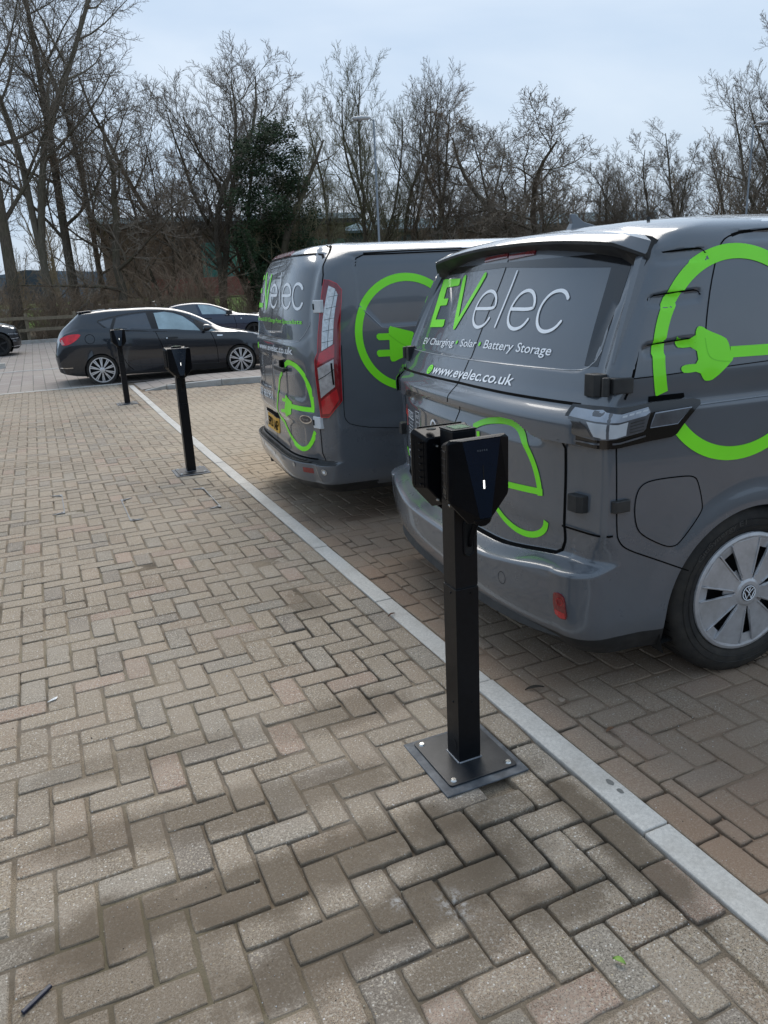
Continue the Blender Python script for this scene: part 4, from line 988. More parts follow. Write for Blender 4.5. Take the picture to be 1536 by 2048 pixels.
for k in range(4): W2('lamp_side_ribs', stroke2d([(us(.282), .992+.010*k), (us(.335), .998+.0105*k)], .0035), M_lensd, lamp, off=.0184)
for k in range(4): W2('lamp_dash', stroke2d([(us(.245)+.024*k, 1.044+.0035*k), (us(.245)+.024*k+.018, 1.0455+.0035*k)], .006), M_lb, lamp, off=.0188)
W2('lamp_reflector', [[(us(.362), 1.000), (us(.372), 1.044), (us(.512), 1.050), (us(.468), 1.003)]], M_lg, lamp, off=.0150, depth=.003, step=.02)
W2('lamp_reflector_edge', stroke2d([(us(.362), 1.000), (us(.372), 1.044), (us(.512), 1.050), (us(.468), 1.003)], .0022, closed=True), M_lw, lamp, off=.0162)
W2('lamp_strip', stroke2d([(.785, .962), (.90, .960), (us(.25), .961), (us(.345), .975)], .006), M_lg, lamp, off=.0150)
W2('corner_gap', stroke2d([(.760, .648), (.86, .648), (us(.245, .65), .646)], .007), M_seam, off=.0035)
S2('rear_slot', [[(.372, 1.078), (.372, 1.096), (.508, 1.096), (.512, 1.082), (.50, 1.078)]], M_seam, off=.0035, depth=.006)
W2('tail_lamp', [[(-u, z) for u, z in LT if u < .93] + [(-.93, 1.07)][:0]], M_gloss, off=.012) if False else None
lampL = patch('tail_lamp', [[(-u, z) for u, z in [(.768, .955), (.766, .985), (.772, 1.04), (.785, 1.07), (.90, 1.072), (.915, 1.01), (.90, .944), (.80, .948)]]], VW, RW, .012, M_gloss, body, sgn=-1 if VanSurf.normal(VW, RW, 0, 1.3).x > 0 else 1, step=.02)
# ---- reflector, sensors, tow cap on the bumper
rf = [(x*.0245+.842, z*.048+.388) for x, z in [(-.9, .72), (-.7, .95), (-.2, 1.0), (.45, .95), (.85, .75), (1, .35), (1, -.7), (.85, -.95), (.3, -1.02), (-.5, -.92), (-.95, -.55), (-1, 0)]]
R2('rear_reflector', [rf], M_redd, off=.006, depth=.012, step=.015); R2('reflector_ring', stroke2d(circ2d(.848, .406, .012), .002, closed=True), M_redl, off=.0075); R2('reflector_foot', [[(.822, .352), (.822, .372), (.862, .366), (.862, .346), (.845, .342)]], M_redl, off=.0070)
R2('sensor_disc', stroke2d(circ2d(.549, .399, .021, ry=.024), .0016, closed=True), M_seam, off=.0008)
R2('sensor_disc', stroke2d(circ2d(-.549, .399, .021, ry=.024), .0016, closed=True), M_seam, off=.0008)
# ---- brake light
for a, b_ in ((-.215, -.008), (.008, .205)):
    R2('brake_light', [[(a, 1.556), (b_, 1.566), (b_, 1.582), (a, 1.574)]], M_redd, off=.006, depth=.01)
# ---- spoiler
def spoiler():
    m = MB(); st = []
    for k in range(-24, 25):
        t = k/24; y = .845*t; a = abs(t)
        xe = .322 + .030*a**2.5 + .045*max(0, a-.88)/.12; ze = 1.618 - .050*a**2.2 - .030*max(0, a-.88)/.12
        xi = .405 + .03*a; zi = 1.642 - .050*a**2.4
        xu = .385 + .015*a; zu = ze - .035 - .01*a
        sec = [(xi+.09, zi-.012), (xi, zi+.003), ((xi+xe)/2, (zi+ze)/2+.009), (xe+.006, ze+.003), (xe, ze-.003), (xe+.001, ze-.014), (xe+.012, ze-.020), (xu-.01, zu), (xu+.02, zu-.012), (xi+.04, zu-.012)]
        st.append([(x, y*(.93 if i_ in (0, 1, 8, 9) else 1)*.985, z) for i_, (x, z) in enumerate(sec)])
    n = len(st[0]); vs = [p for s in st for p in s]
    fs = [(a*n+i, a*n+(i+1) % n, (a+1)*n+(i+1) % n, (a+1)*n+i) for a in range(len(st)-1) for i in range(n)] + [tuple(range(n)), tuple(range(len(vs)-n, len(vs)))[::-1]]
    m.add(vs, fs)
    m.mi = [0 if (i % n) in (0, 1, 2, 3) and i < len(fs)-2 else 2 for i in range(len(fs))]
    return m.build('spoiler', [M_vang, M_vanw, M_trim], vw, smooth=True, sharp=32)
sp_o = spoiler()
for s in (-1, 1):       # side fins running down the glass edge from the spoiler
    m = MB(); st = []
    for k in range(15):
        t = k/14; z = 1.565 - t*.36; y0 = s*(VW.par(z)[1]-.040); x = VW.xr(abs(y0)-.03, z) - .03*(1-t) - .004
        w_ = .022*(1-t)+.010
        st += [(x+.02, y0-s*w_*1.2, z), (x, y0-s*w_*.4, z), (x+.004, y0+s*w_*.5, z), (x+.05, y0+s*w_*.7, z)]
    n = 4; m.add(st, [(a*n+i, a*n+(i+1) % n, (a+1)*n+(i+1) % n, (a+1)*n+i) for a in range(14) for i in range(n)]); m.build('side_fin', M_vang, sp_o, smooth=True, sharp=30)
# darker border on the glass; right strip paints its dark edge reflection
R2('glass_border', [[(.735, 1.19), (.80, 1.19), (.745, 1.545), (.66, 1.545)]], M_gloss, off=.001)
R2('glass_border', [[(-.70, 1.515), (-.74, 1.548), (.74, 1.548), (.70, 1.500), (0, 1.528)]], M_gloss, off=.0012)
# ---- hinges
def hinge(s, ztop, zbot, yc, big):
    m = MB(); zc = (ztop+zbot)/2; h = ztop-zbot
    x = VW.xr(.80, zc)
    p = [(s*.800, x-.026), (s*.845, x-.020), (s*.862, x-.006), (s*.862, x+.03), (s*.800, x+.02)]
    m.prism([(b, a) for a, b in p], zbot, ztop)
    xs_, ys_ = VW.u_of_x(0, zc), 0
    q = [(s*(VW.ys(.24, zc, False)+.004), .235), (s*(VW.ys(.26, zc)+.018), .240), (s*(VW.ys(.30, zc)+.016), .300), (s*(VW.ys(.30, zc)-.01), .305), (s*.88, .25)]
    m.prism([(b, a) for a, b in q], zbot+h*.20, ztop-h*.12)
    m.cyl((.225, s*.893, zbot+.006), (.225, s*.893, ztop-.006), .013, n=12)
    return m.build('door_hinge', M_trim, body, bevel=.003)
for s in (-1, 1): hinge(s, 1.172, 1.100, .83, True); hinge(s, .775, .715, .83, False)
# ---- antenna
m = MB(); prof = [(-.02, 0), (.14, 0), (.11, .018), (.05, .036), (.012, .068), (-.012, .070), (-.006, .03)]
vs = [(.66+x, s*(.020*(1-z/.075)+.004), 1.662+z) for s in (-1, 1) for x, z in prof]; n = len(prof)
m.add(vs, [tuple(range(n))[::-1], tuple(range(n, 2*n))] + [(i, (i+1) % n, n+(i+1) % n, n+i) for i in range(n)]); m.build('antenna', M_vang, body, bevel=.004)
m = MB(); m.cyl((.62, .55, 1.655), (.62, .55, 1.668), .006, n=8); m.build('roof_plug', M_trim, body)
# ---- lower lip under the bumper
m = MB(); st = []
for k in range(-20, 21):
    y = .87*k/20; x = VW.xr(y, .29, False) + .06*(abs(k)/20)**8
    st += [(x+.012, y, .268), (x+.002, y, .236), (x+.02, y, .222), (x+.10, y, .224), (x+.12, y, .268)]
m.add(st, [(a*5+i, a*5+(i+1) % 5, (a+1)*5+(i+1) % 5, (a+1)*5+i) for a in range(40) for i in range(5)]); m.build('bumper_lip', M_trim, vw, smooth=True, sharp=35)
# ---- artwork: rear
sg = lambda pts, w_, **k: stroke2d(pts, w_, **k)
R2('logo_letters_green', [smooth2d(D['E'], 0)] + sg(D['V1'], .036, round_end=1), M_green, off=.003); R2('logo_letters_green', sg(D['V2'], .031, round_end=1), M_green, off=.0034)
e_ = []
for k in ('e1', 'e2'): e_ += sg(smooth2d(D[k], 2), .0135, round_end=1)
for i, k in enumerate(('e1', 'e2', 'c', 'l')): R2('logo_letters_white', sg(smooth2d(D[k], 2) if k != 'l' else D[k], .0125 if k != 'l' else .0115, round_end=1), M_whitev, off=.0030+.0002*i, step=.03)
def rtext(s_, x0, x1, zb0, zb1, h, mat, sh=0, off=.003, bold=0, name='lettering'):
    F = text_faces(s_, x0, 0, width=x1-x0, height=h, bold=bold, shear=sh)
    return R2(name, [[(x, z+zb0+(zb1-zb0)*(x-x0)/(x1-x0)) for x, z in f] for f in F], mat, off=off, step=.03)
rtext('EV Charging', -.655, -.222, 1.191, 1.206, .031, M_whitev, bold=.008); rtext('Solar', -.150, .004, 1.208, 1.212, .032, M_whitev, bold=.008); rtext('Battery', .076, .308, 1.213, 1.214, .034, M_whitev, bold=.008); rtext('Storage', .334, .552, 1.214, 1.212, .034, M_whitev, bold=.008)
for p in D['dots']: R2('logo_dot', [circ2d(p[0], p[1]-.002, .0085, 16)], M_green, off=.003)
rtext('www.evelec.co.uk', -.318, .412, 1.082, 1.098, .040, M_whitev, bold=.012)
R2('globe_icon', [circ2d(-.362, 1.096, .030, 24, .020)], M_green, off=.0024); R2('globe_mesh', sg(circ2d(-.362, 1.096, .018, 16, .012), .0012, closed=True) + sg([(-.380, 1.096), (-.344, 1.096)], .0012) + sg([(-.362, 1.108), (-.362, 1.084)], .0012), M_vang, off=.0028)
ha = smooth2d(D['harc'], 2); R2('plug_artwork', sg([(p[0]-.012, p[1]-.006) for p in ha], .026), M_green, off=.003)
R2('plug_artwork', sg([(.652, .744), (.442, .728), (.12, .726)], .024), M_green, off=.0032)
R2('plug_artwork', sg(smooth2d([(.672, .640), (.662, .612), (.640, .588), (.60, .568), (.545, .558), (.48, .562), (.40, .585), (.33, .63), (.27, .70), (.235, .80), (.22, .90)], 2), .024), M_green, off=.003)
R2('plug_artwork', [[(.02, .66), (.02, .79), (.07, .79), (.12, .755), (.12, .70), (.07, .66)]], M_green, off=.003)
rtext('01273', -.700, -.34, .610, .630, .056, M_whitev, bold=-.004); R2('phone_icon', [circ2d(-.735, .636, .022, 20, .026)], M_green, off=.0024); R2('phone_handset', sg([(-.742, .650), (-.748, .640), (-.738, .626), (-.728, .622)], .006), M_vang, off=.0028)
# accreditation panels
R2('badge_red', sg([(-.715, .888), (-.715, .780)], .012) + sg([(-.742, .852), (-.690, .842)], .030), M_redv, off=.0026)
rtext('ELECSA', -.680, -.575, .838, .836, .022, M_whitev); R2('badge_frame', sg([(-.685, .832), (-.685, .866), (-.568, .862), (-.568, .828)], .003, closed=True), M_whitev, off=.0026)
for k in range(4): rtext(('TrustMark', 'Registered', 'Approved', 'Installer')[k], -.672, -.580, .808-.016*k, .806-.016*k, .009, M_whitev)
R2('badge_frame', sg([(-.520, .800), (-.520, .882), (-.455, .882), (-.455, .800)], .003, closed=True), M_whitev, off=.0026); rtext('NICEIC', -.512, -.463, .850, .850, .016, M_whitev); rtext('PART P', -.512, -.463, .825, .825, .010, M_whitev)
R2('badge_frame', sg([(-.665, .690), (-.665, .752), (-.560, .752), (-.560, .690)], .003, closed=True), M_whitev, off=.0026); rtext('RECC', -.655, -.570, .705, .705, .030, M_whitev)
# wing-door handle badge behind the post
R2('round_badge', sg(circ2d(-.24, .845, .033, 28), .010, closed=True), M_whitev, off=.006)
# ---- artwork: side
CX, CZ, RO, RI = .735, 1.203, .354, .306
def arc(a0, a1, n=64): return [[(CX+RO*math.cos(R(a)), CZ+RO*math.sin(R(a))), (CX+RI*math.cos(R(a)), CZ+RI*math.sin(R(a))), (CX+RI*math.cos(R(b)), CZ+RI*math.sin(R(b))), (CX+RO*math.cos(R(b)), CZ+RO*math.sin(R(b)))] for a, b in [(a0+(a1-a0)*k/n, a0+(a1-a0)*(k+1)/n) for k in range(n)]]
S2('ring_artwork', arc(-8, 198), M_green, off=.0026, step=.02); S2('ring_artwork', arc(222, 352), M_green, off=.0026, step=.02)
S2('plug_artwork', [smooth2d(D['plug'], 1, True)], M_green, off=.0030); S2('plug_cord', [[(.690, 1.196), (.690, 1.232), (1.05, 1.226), (1.05, 1.190)]], M_green, off=.0027)
S2('plug_fold', sg(smooth2d([(.588, 1.266), (.596, 1.215), (.615, 1.196), (.650, 1.187), (.690, 1.184)], 2), .0035), M_greend, off=.0034)
M_emb = simple('tyre_lettering', (.050, .047, .043), .6)
# ---- wheels, liners, floor
for hx in (HUBX, HUBX+2.80):
    for s in (1, -1):
        wv_ = wheel(vw, hx, s*.912, .331, .333, .228, .235, s, vw_cap)
        if s == 1 and hx == HUBX:
            m = MB(); Fx = text_faces('GitiSynergy E1', 0, 0, width=.24, height=.020, bold=.01)
            for f_ in Fx: m.add([(hx+math.cos(R(146)-u_/.276)*(.268+v_), s*.912+.0075, .331+math.sin(R(146)-u_/.276)*(.268+v_)) for u_, v_ in f_], [tuple(range(len(f_)))])
            m.build('sidewall_lettering', M_emb, wv_)
        m = MB(); n = 24
        vs = [(hx+.385*math.cos(math.pi*k/n-.0), s*y, .30+.385*math.sin(math.pi*k/n)) for y in (.918, .60) for k in range(-3, n+4)]
        k_ = n+7; m.add(vs, [(i, i+1, k_+i+1, k_+i) for i in range(k_-1)] + [tuple(range(k_, 2*k_))]); m.build('wheel_arch', M_dark, vw, smooth=True, sharp=40)
flipchildren(vw)
TRD = {
 'E': [(-0.549, 1.603), (-0.458, 1.603), (-0.434, 1.572), (-0.559, 1.570), (-0.566, 1.510), (-0.461, 1.508), (-0.435, 1.476), (-0.579, 1.475), (-0.584, 1.406), (-0.340, 1.404), (-0.335, 1.373), (-0.587, 1.371)],
 'V1': [(-0.364, 1.598), (-0.192, 1.379)],
 'V2': [(-0.181, 1.379), (-0.157, 1.600)],
 'e1': [(-0.055, 1.456), (0.147, 1.453), (0.151, 1.471), (0.095, 1.511), (0.020, 1.526), (-0.047, 1.515), (-0.069, 1.477), (-0.061, 1.434), (-0.014, 1.391), (0.074, 1.372), (0.134, 1.387), (0.161, 1.415)],
 'l': [(0.183, 1.602), (0.264, 1.379)],
 'e2': [(0.320, 1.452), (0.526, 1.449), (0.522, 1.471), (0.487, 1.506), (0.422, 1.524), (0.346, 1.511), (0.323, 1.474), (0.335, 1.424), (0.385, 1.384), (0.463, 1.371), (0.513, 1.384), (0.532, 1.410)],
 'c': [(0.676, 1.488), (0.656, 1.508), (0.622, 1.520), (0.581, 1.515), (0.561, 1.483), (0.562, 1.445), (0.583, 1.406), (0.615, 1.378), (0.653, 1.367), (0.683, 1.375), (0.696, 1.400)],
 'tag': [(-0.473, 1.280), (0.717, 1.279)],
 'tagt': [(-0.479, 1.306), (0.714, 1.299)],
 'www': [(-0.413, 1.073), (0.621, 1.089)],
 'wwwt': [(-0.401, 1.109), (0.624, 1.143)],
 'globe': [(-0.488, 1.096)],
 'win': [(-0.595, 1.314), (-0.555, 1.222), (-0.426, 1.173), (-0.205, 1.153), (0.121, 1.155), (0.629, 1.166), (0.677, 1.174), (0.724, 1.202), (0.760, 1.242), (0.799, 1.293), (0.835, 1.349), (0.815, 1.450)],
 'handle': [(0.181, 0.983), (0.497, 0.988), (0.361, 1.014)],
 'arc': [(0.429, 1.012), (0.498, 1.035), (0.586, 1.039), (0.671, 1.016), (0.733, 0.974), (0.775, 0.918), (0.799, 0.855), (0.810, 0.801), (0.811, 0.746)],
 'bar': [(0.823, 0.752), (0.559, 0.756)],
 'plug': [(0.414, 0.817), (0.559, 0.785), (0.547, 0.704), (0.415, 0.669), (0.404, 0.695), (0.278, 0.686), (0.286, 0.707), (0.391, 0.718), (0.403, 0.767), (0.307, 0.763), (0.316, 0.786), (0.404, 0.789)],
 'larc': [(0.345, 0.958), (0.253, 0.917), (0.196, 0.836), (0.156, 0.750), (0.151, 0.677), (0.182, 0.629), (0.275, 0.627), (0.416, 0.557), (0.538, 0.516), (0.613, 0.494), (0.681, 0.488), (0.740, 0.509), (0.784, 0.558), (0.813, 0.621)],
 'ph': [(-0.606, 0.722), (-0.018, 0.740)],
 'pht': [(-0.610, 0.773), (0.006, 0.795)],
 'small': [(-0.332, 0.803), (-0.010, 0.820)],
 'ford': [(0.751, 0.696), (0.695, 0.690), (0.797, 0.700), (0.754, 0.721), (0.748, 0.670)],
 'plate': [(-0.349, 0.601), (0.098, 0.608), (0.087, 0.513), (-0.354, 0.493)],
 'hr': [(0.876, 0.717), (0.913, 0.719), (0.913, 0.646), (0.869, 0.643)],
 'hr2': [(0.824, 1.418), (0.875, 1.416), (0.887, 1.344), (0.847, 1.343)],
 'lamp': [(0.865, 1.532), (0.910, 1.518), (0.929, 1.499), (0.978, 1.471), (0.997, 1.396), (1.031, 1.215), (1.031, 0.817), (0.977, 0.770), (0.947, 0.720), (0.897, 0.725), (0.896, 0.816), (0.891, 1.037), (0.891, 1.105), (0.918, 1.148), (0.916, 1.281), (0.884, 1.460)],
 'lens1': [(0.897, 1.498), (0.929, 1.481), (0.919, 1.457), (0.972, 1.199), (0.949, 1.159), (0.940, 1.280)],
 'lens2': [(0.912, 1.031), (0.965, 1.082), (0.976, 0.908), (0.920, 0.836)],
 'redm': [(0.940, 1.154), (0.978, 1.187), (0.976, 1.095), (0.917, 1.037)],
 'panel': [(1.114, 1.676), (0.762, 1.674), (0.531, 1.670), (0.480, 1.654), (0.453, 1.618), (0.423, 1.378), (0.466, 1.327), (0.565, 1.245), (0.819, 1.242)],
 'seam': [(0.314, 1.153), (0.299, 0.905), (0.290, 0.726), (0.302, 0.692), (0.330, 0.663), (0.479, 0.628), (0.653, 0.592)],
 'rseam': [(0.514, 1.757), (0.694, 1.728), (0.731, 1.696), (0.828, 1.621), (0.867, 1.532)],
 'tri': [(0.731, 1.708), (0.840, 1.661), (0.898, 1.605), (0.956, 1.539), (0.982, 1.474)],
 'plugS': [(0.619, 1.242), (0.764, 1.201), (0.772, 1.188), (0.773, 1.147), (0.758, 1.110), (0.743, 1.092), (0.701, 1.086), (0.701, 1.054), (0.632, 1.029), (0.614, 1.030), (0.605, 1.045), (0.603, 1.063), (0.531, 1.064), (0.519, 1.080), (0.520, 1.098), (0.534, 1.106), (0.605, 1.103), (0.606, 1.161), (0.538, 1.164), (0.524, 1.179), (0.525, 1.195), (0.538, 1.204), (0.606, 1.202), (0.606, 1.227)],
 'pfold': [(0.605, 1.193), (0.653, 1.155), (0.686, 1.131), (0.727, 1.115), (0.758, 1.110)],
 'white': [(1.366, 1.793), (1.099, 1.720), (1.122, 1.678)],
 'brake': [(-0.381, 1.710), (-0.331, 1.736), (0.140, 1.739), (0.144, 1.739), (0.268, 1.706), (0.079, 1.704)],
 'wtop': [(-0.393, 1.701), (-0.113, 1.704), (0.288, 1.700), (0.542, 1.696), (0.601, 1.696), (0.672, 1.681)],
 'refl': [(0.780, 0.379), (0.865, 0.378), (0.853, 0.347), (0.773, 0.347)],
 'sens': [(0.124, 0.393), (0.626, 0.398), (0.904, 0.371)],
 'wheelarch': [(0.631, 0.335), (0.598, 0.232)],
}
TR = VanSurf(
 X0=[(.22,.06),(.27,.01),(.33,-.012),(.40,-.018),(.414,-.015),(.420,-.005),(.426,.015),(.434,.030),(.46,.034),(.85,.036),(1.05,.040),(1.27,.055),(1.45,.085),(1.60,.125),(1.66,.150),(1.70,.175),(1.735,.235),(1.755,.36),(1.768,.60),(1.776,.85)],
 W=[(.22,.87),(.30,.92),(.42,.935),(.70,.942),(1.0,.940),(1.20,.930),(1.40,.905),(1.55,.882),(1.64,.855),(1.69,.815),(1.72,.755),(1.745,.64),(1.76,.48),(1.77,.26),(1.776,.03)],
 RR=[(.22,.12),(.5,.13),(1.2,.13),(1.6,.12),(1.7,.2),(1.776,.03)],
 BOW=[(.22,.13),(.42,.12),(.5,.095),(1.3,.095),(1.7,.10),(1.776,.0)],
 XF=[(.22,4.75),(.5,4.85),(.9,4.8),(1.1,4.5),(1.25,3.9),(1.5,3.4),(1.68,3.0),(1.74,2.6),(1.776,2.0)], RF=[(.22,.25),(1.0,.35),(1.5,.3),(1.7,.3),(1.776,.03)], p=5.5)
# ================================================================ second van: mid-size diesel van with twin rear doors
T = TRD
HTX = 1.06
def tr_rear(y, z):
    d = 0; a = abs(y)
    sd = rrect_sd(y, z, 0, 1.425, .80, .268, .10) if z > 1.0 else 1
    if z > 1.0: d += .007*(1-sstep(-.010, .003, sd))
    # pressed panels in the lower door
    if z < 1.08:
        sd = rrect_sd(a, z, .40, .93, .36, .12, .05); d += .006*(1-sstep(-.012, .002, sd))
        sd = rrect_sd(a, z, .38, .575, .34, .075, .04); d += .007*(1-sstep(-.012, .002, sd)) if z > .45 else 0
        d -= .008*sstep(.655, .675, z)*(1-sstep(.70, .78, z))
    return d
def tr_side(x, z):
    d = 0
    # long window pressing
    if x > .40 and z > 1.2:
        zl = 1.243 + max(0, (.565-x))*1.0 if x < .565 else 1.243
        e = min(x-.425 - .03*(1.6-z)*0, 1.672-z, z-max(zl, 1.243)); d += .014*sstep(-.004, .016, e)
    # waist swage
    d -= .008*sstep(.56, .62, z)*(1-sstep(.62, .72, z))*sstep(.30, .6, x)
    for hx in (HTX, HTX+2.8):
        rr = math.hypot((x-hx)/.36, (z-.30)/.36)
        if rr < 1.5: d -= .012*(1-sstep(1.02, 1.3, rr))
    return d
TR.rear_disp = tr_rear; TR.side_disp = tr_side
tv = van_root('panel_van', 'farther grey panel van with tall red and clear tail lamp and yellow number plate', (1.45, 5.3, 0), R(-5))
zs = frange(.22, .40, .016)+frange(.40, .47, .006)+frange(.47, 1.2, .016)+frange(1.2, 1.27, .007)+frange(1.27, 1.64, .016)+frange(1.64, 1.70, .006)+[1.70, 1.71, 1.72, 1.73, 1.74, 1.748, 1.755, 1.762, 1.768, 1.772, 1.776]
yr = frange(0, 1, .016); yl = [1-f for f in frange(0, 1, .016)]
xs = frange(.30, 1.5, .013)+frange(1.5, 4.5, .12)+[4.5]
def tr_mat(x, y, z):
    if z < .29 and x < .5: return 2
    if z < .26: return 2
    if .412 < z < .44 and x < .22: return 2
    if z > 1.68 and x > 1.10 + 1.1*max(0, 1.72-z) + .0 and (z > 1.70 or x > 1.16): return 1
    if z > 1.735 and x > 1.02: return 1
    return 0
tb = body_grid(TR, zs, yr, yl, xs, 1.5, tr_mat, [(HTX, .30, .36, .36), (HTX+2.8, .30, .36, .36)], 'body', [M_vang, M_vanw, M_trim], tv)
TLW = smooth_wrap(TR)
def sgnof(S, fn, u, v, ax, pos): n = VanSurf.normal(S, fn, u, v); return 1 if (n[ax] > 0) == pos else -1
s_r = sgnof(TR, TR.rear, 0, 1.3, 0, False); s_s = sgnof(TR, TR.side, 1, 1.3, 1, True); s_w = sgnof(TR, TLW, 0, .9, 0, False)
def R3(name, faces, mat, parent=tb, off=.0024, **k): return patch(name, faces, TR, TR.rear, off, mat, parent, sgn=s_r, **k)
def S3(name, faces, mat, parent=tb, off=.0024, **k): return patch(name, faces, TR, TR.side, off, mat, parent, sgn=s_s, **k)
def W3(name, faces, mat, parent=tb, off=.0024, **k): return patch(name, faces, TR, TLW, off, mat, parent, sgn=s_w, **k)
st2 = stroke2d
R3('door_gap', st2([(.03, 1.70), (.03, 1.45), (.03, 1.1), (.03, .8), (.03, .435)], .007), M_seam, off=.001)
R3('door_gap', st2([(-.82, .437), (.82, .437)], .012), M_seam, off=.0012)
_, W_, r_, b_ = TR.par(1.0)
W3('rear_pillar_gap', st2([(.62, 1.742), (.70, 1.725), (.755, 1.69), (.80, 1.64), (.845, 1.56), (.858, 1.50)], .008), M_seam, off=.001)
W3('rear_pillar_gap', st2([(.872, .72), (.878, .60), (.880, .44)], .007), M_seam, off=.001)
R3('window_line', st2([(-.80, 1.24), (-.78, 1.19), (-.70, 1.163), (-.2, 1.153), (.2, 1.155), (.62, 1.165), (.69, 1.177), (.74, 1.215), (.80, 1.30)], .004), simple('seam_highlight', (.34, .35, .36), .3), off=.0016)
S3('load_panel_gap', st2(smooth2d([(.298, 1.15), (.292, .905), (.285, .726), (.297, .692), (.330, .663), (.479, .628), (1.2, .56)], 1), .004), M_seam, off=.0012)
S3('roof_gutter', st2([(.50, 1.676), (.76, 1.682), (1.1, 1.684), (3.0, 1.684)], .008), M_seam, off=.0012)
S3('window_press_edge', st2([(.432, 1.375), (.565, 1.241), (.60, 1.236), (.82, 1.236), (2.4, 1.236)], .005), simple('press_highlight', (.26, .28, .30), .3), off=.0016)
S3('press_top_shade', st2([(.436, 1.60), (.45, 1.648), (.50, 1.668), (1.1, 1.672), (2.4, 1.672)], .007), M_seam, off=.0014)  # black line paints shade along the pressing's top edge, no gap there
# tail lamp
u = lambda dx, z=1.0: TR.u_of_x(dx, z)
LT = [(.868, 1.532), (.90, 1.525), (.945, 1.505), (.985, 1.470), (1.000, 1.40), (1.022, 1.20), (1.030, .98), (1.031, .82), (.985, .770), (.948, .722), (.900, .722), (.893, .80), (.876, .98), (.872, 1.070), (.893, 1.112), (.893, 1.30)]
lm = W3('tail_lamp', [LT], M_redd, off=.012, depth=.02, step=.03)
W3('lamp_clear_lens', [[(.905, 1.495), (.942, 1.478), (.966, 1.445), (.980, 1.20), (.980, 1.160), (.920, 1.122), (.914, 1.28)]], simple('lamp_glass', (.58, .61, .63), .10, metal=.2, coat=1, sc=60, var=.25), lm, off=.0150, depth=.003, step=.02)
for k in range(5): W3('lens_rib', st2([(.920+.0*k, 1.17+.065*k), (.982, 1.182+.065*k)], .0030), M_lensd, lm, off=.0165)
W3('lens_rib', st2([(.948, 1.48), (.953, 1.14)], .003), M_lensd, lm, off=.0166)
W3('lamp_red_lens', [[(.906, 1.108), (.990, 1.160), (.992, 1.085), (.890, 1.035)]], M_redl, lm, off=.0150, depth=.003, step=.02)
W3('lamp_indicator_lens', [[(.894, 1.022), (.988, 1.072), (.992, .908), (.908, .840)]], simple('indicator_glass', (.52, .50, .50), .12, metal=.3, coat=1, sc=35, var=.25), lm, off=.0150, depth=.003, step=.02)
W3('lens_rib', st2([(.895, .95), (.940, .975), (.990, 1.012)], .005), M_lensd, lm, off=.0166); W3('lens_rib', st2([(.975, 1.05), (.985, .92)], .010), M_seam, lm, off=.0167)
W3('lamp_red_lens', [[(.908, .822), (1.0, .895), (1.012, .83), (.955, .745), (.912, .742)]], M_redl, lm, off=.0150, depth=.003, step=.02)
W3('lamp_edge', st2(LT, .004, closed=True), M_redl, lm, off=.0135)
R3('tail_lamp', [[(-.86, 1.50), (-.85, .75), (-.83, .75), (-.84, 1.50)]], M_redd, off=.012, depth=.02)
# white hinges
M_wh = simple('white_hinge', (.62, .64, .66), .35, var=.06)
for s in (-1, 1):
    for z0 in (1.345, .648):
        zc = z0+.036; x = TR.xr(.845, zc, False)
        m = MB(); m.prism([(x-.020, s*.825), (x-.014, s*.850), (x+.006, s*.902), (x+.03, s*.90), (x+.02, s*.83)][::s], z0, z0+.074); h_ = m.build('door_hinge', M_wh, tb, bevel=.004)
        m = MB(); m.box((x-.018, s*.838, zc), (.010, .010, .034)); m.build('hinge_knuckle', M_dark, h_)
# brake light over the doors
R3('brake_light', [[(-.34, 1.702), (-.31, 1.728), (.20, 1.730), (.26, 1.708), (.26, 1.700), (.0, 1.698)]], simple('brake_lens', (.34, .05, .05), .15, coat=1, var=.2), off=.006, depth=.01, step=.04)
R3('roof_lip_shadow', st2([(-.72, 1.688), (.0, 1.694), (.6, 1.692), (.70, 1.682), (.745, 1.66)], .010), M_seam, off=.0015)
# handle, lock
m = MB(); x = TR.xr(.3, .985)
m.prism([(.20, .972), (.50, .972), (.505, .985), (.50, .999), (.20, .999), (.19, .985)], x-.030, x-.012, M=Matrix(((0, 0, 1, 0), (1, 0, 0, 0), (0, 1, 0, 0), (0, 0, 0, 1)))); m.box((x-.008, .23, .985), (.03, .03, .02)); m.box((x-.008, .47, .985), (.03, .03, .02)); m.build('door_handle', M_trim, tb, bevel=.004)
m = MB(); m.cyl((x-.022, .375, 1.018), (x+.01, .375, 1.018), .026, n=20); m.build('lock', M_seam, tb, bevel=.003)
# ribbed step on the bumper
m = MB()
for k in range(-20, 21):
    y = .72*k/20; x0_ = TR.xr(y, .40, False); m.box((x0_+.030, y, .4265), (.050, .012, .005))
m.build('step_ribs', M_trim, tb, bevel=.0015)
m = MB(); st = []
for k in range(-24, 25):
    y = .78*k/24; xx = TR.xr(y, .40, False); st += [(xx-.003, y, .418), (xx-.003, y, .424), (xx+.055, y, .424), (xx+.055, y, .418)]
m.add(st, [(a*4+i, a*4+(i+1) % 4, (a+1)*4+(i+1) % 4, (a+1)*4+i) for a in range(48) for i in range(4)]); m.build('step_pad', M_trim, tb)
for y, z in ((.124, .375), (.626, .385), (-.30, .375)): R3('parking_sensor', [circ2d(y, z, .016, 16, .015)], M_lens, off=.004)
W3('parking_sensor', [circ2d(.905, .372, .020, 18)], M_lens, off=.004); W3('sensor_centre', [circ2d(.905, .372, .009, 14)], M_whitev, off=.0055)
R3('rear_reflector', [[(.720, .352), (.722, .384), (.800, .384), (.797, .350)]], M_redd, off=.004, depth=.006)
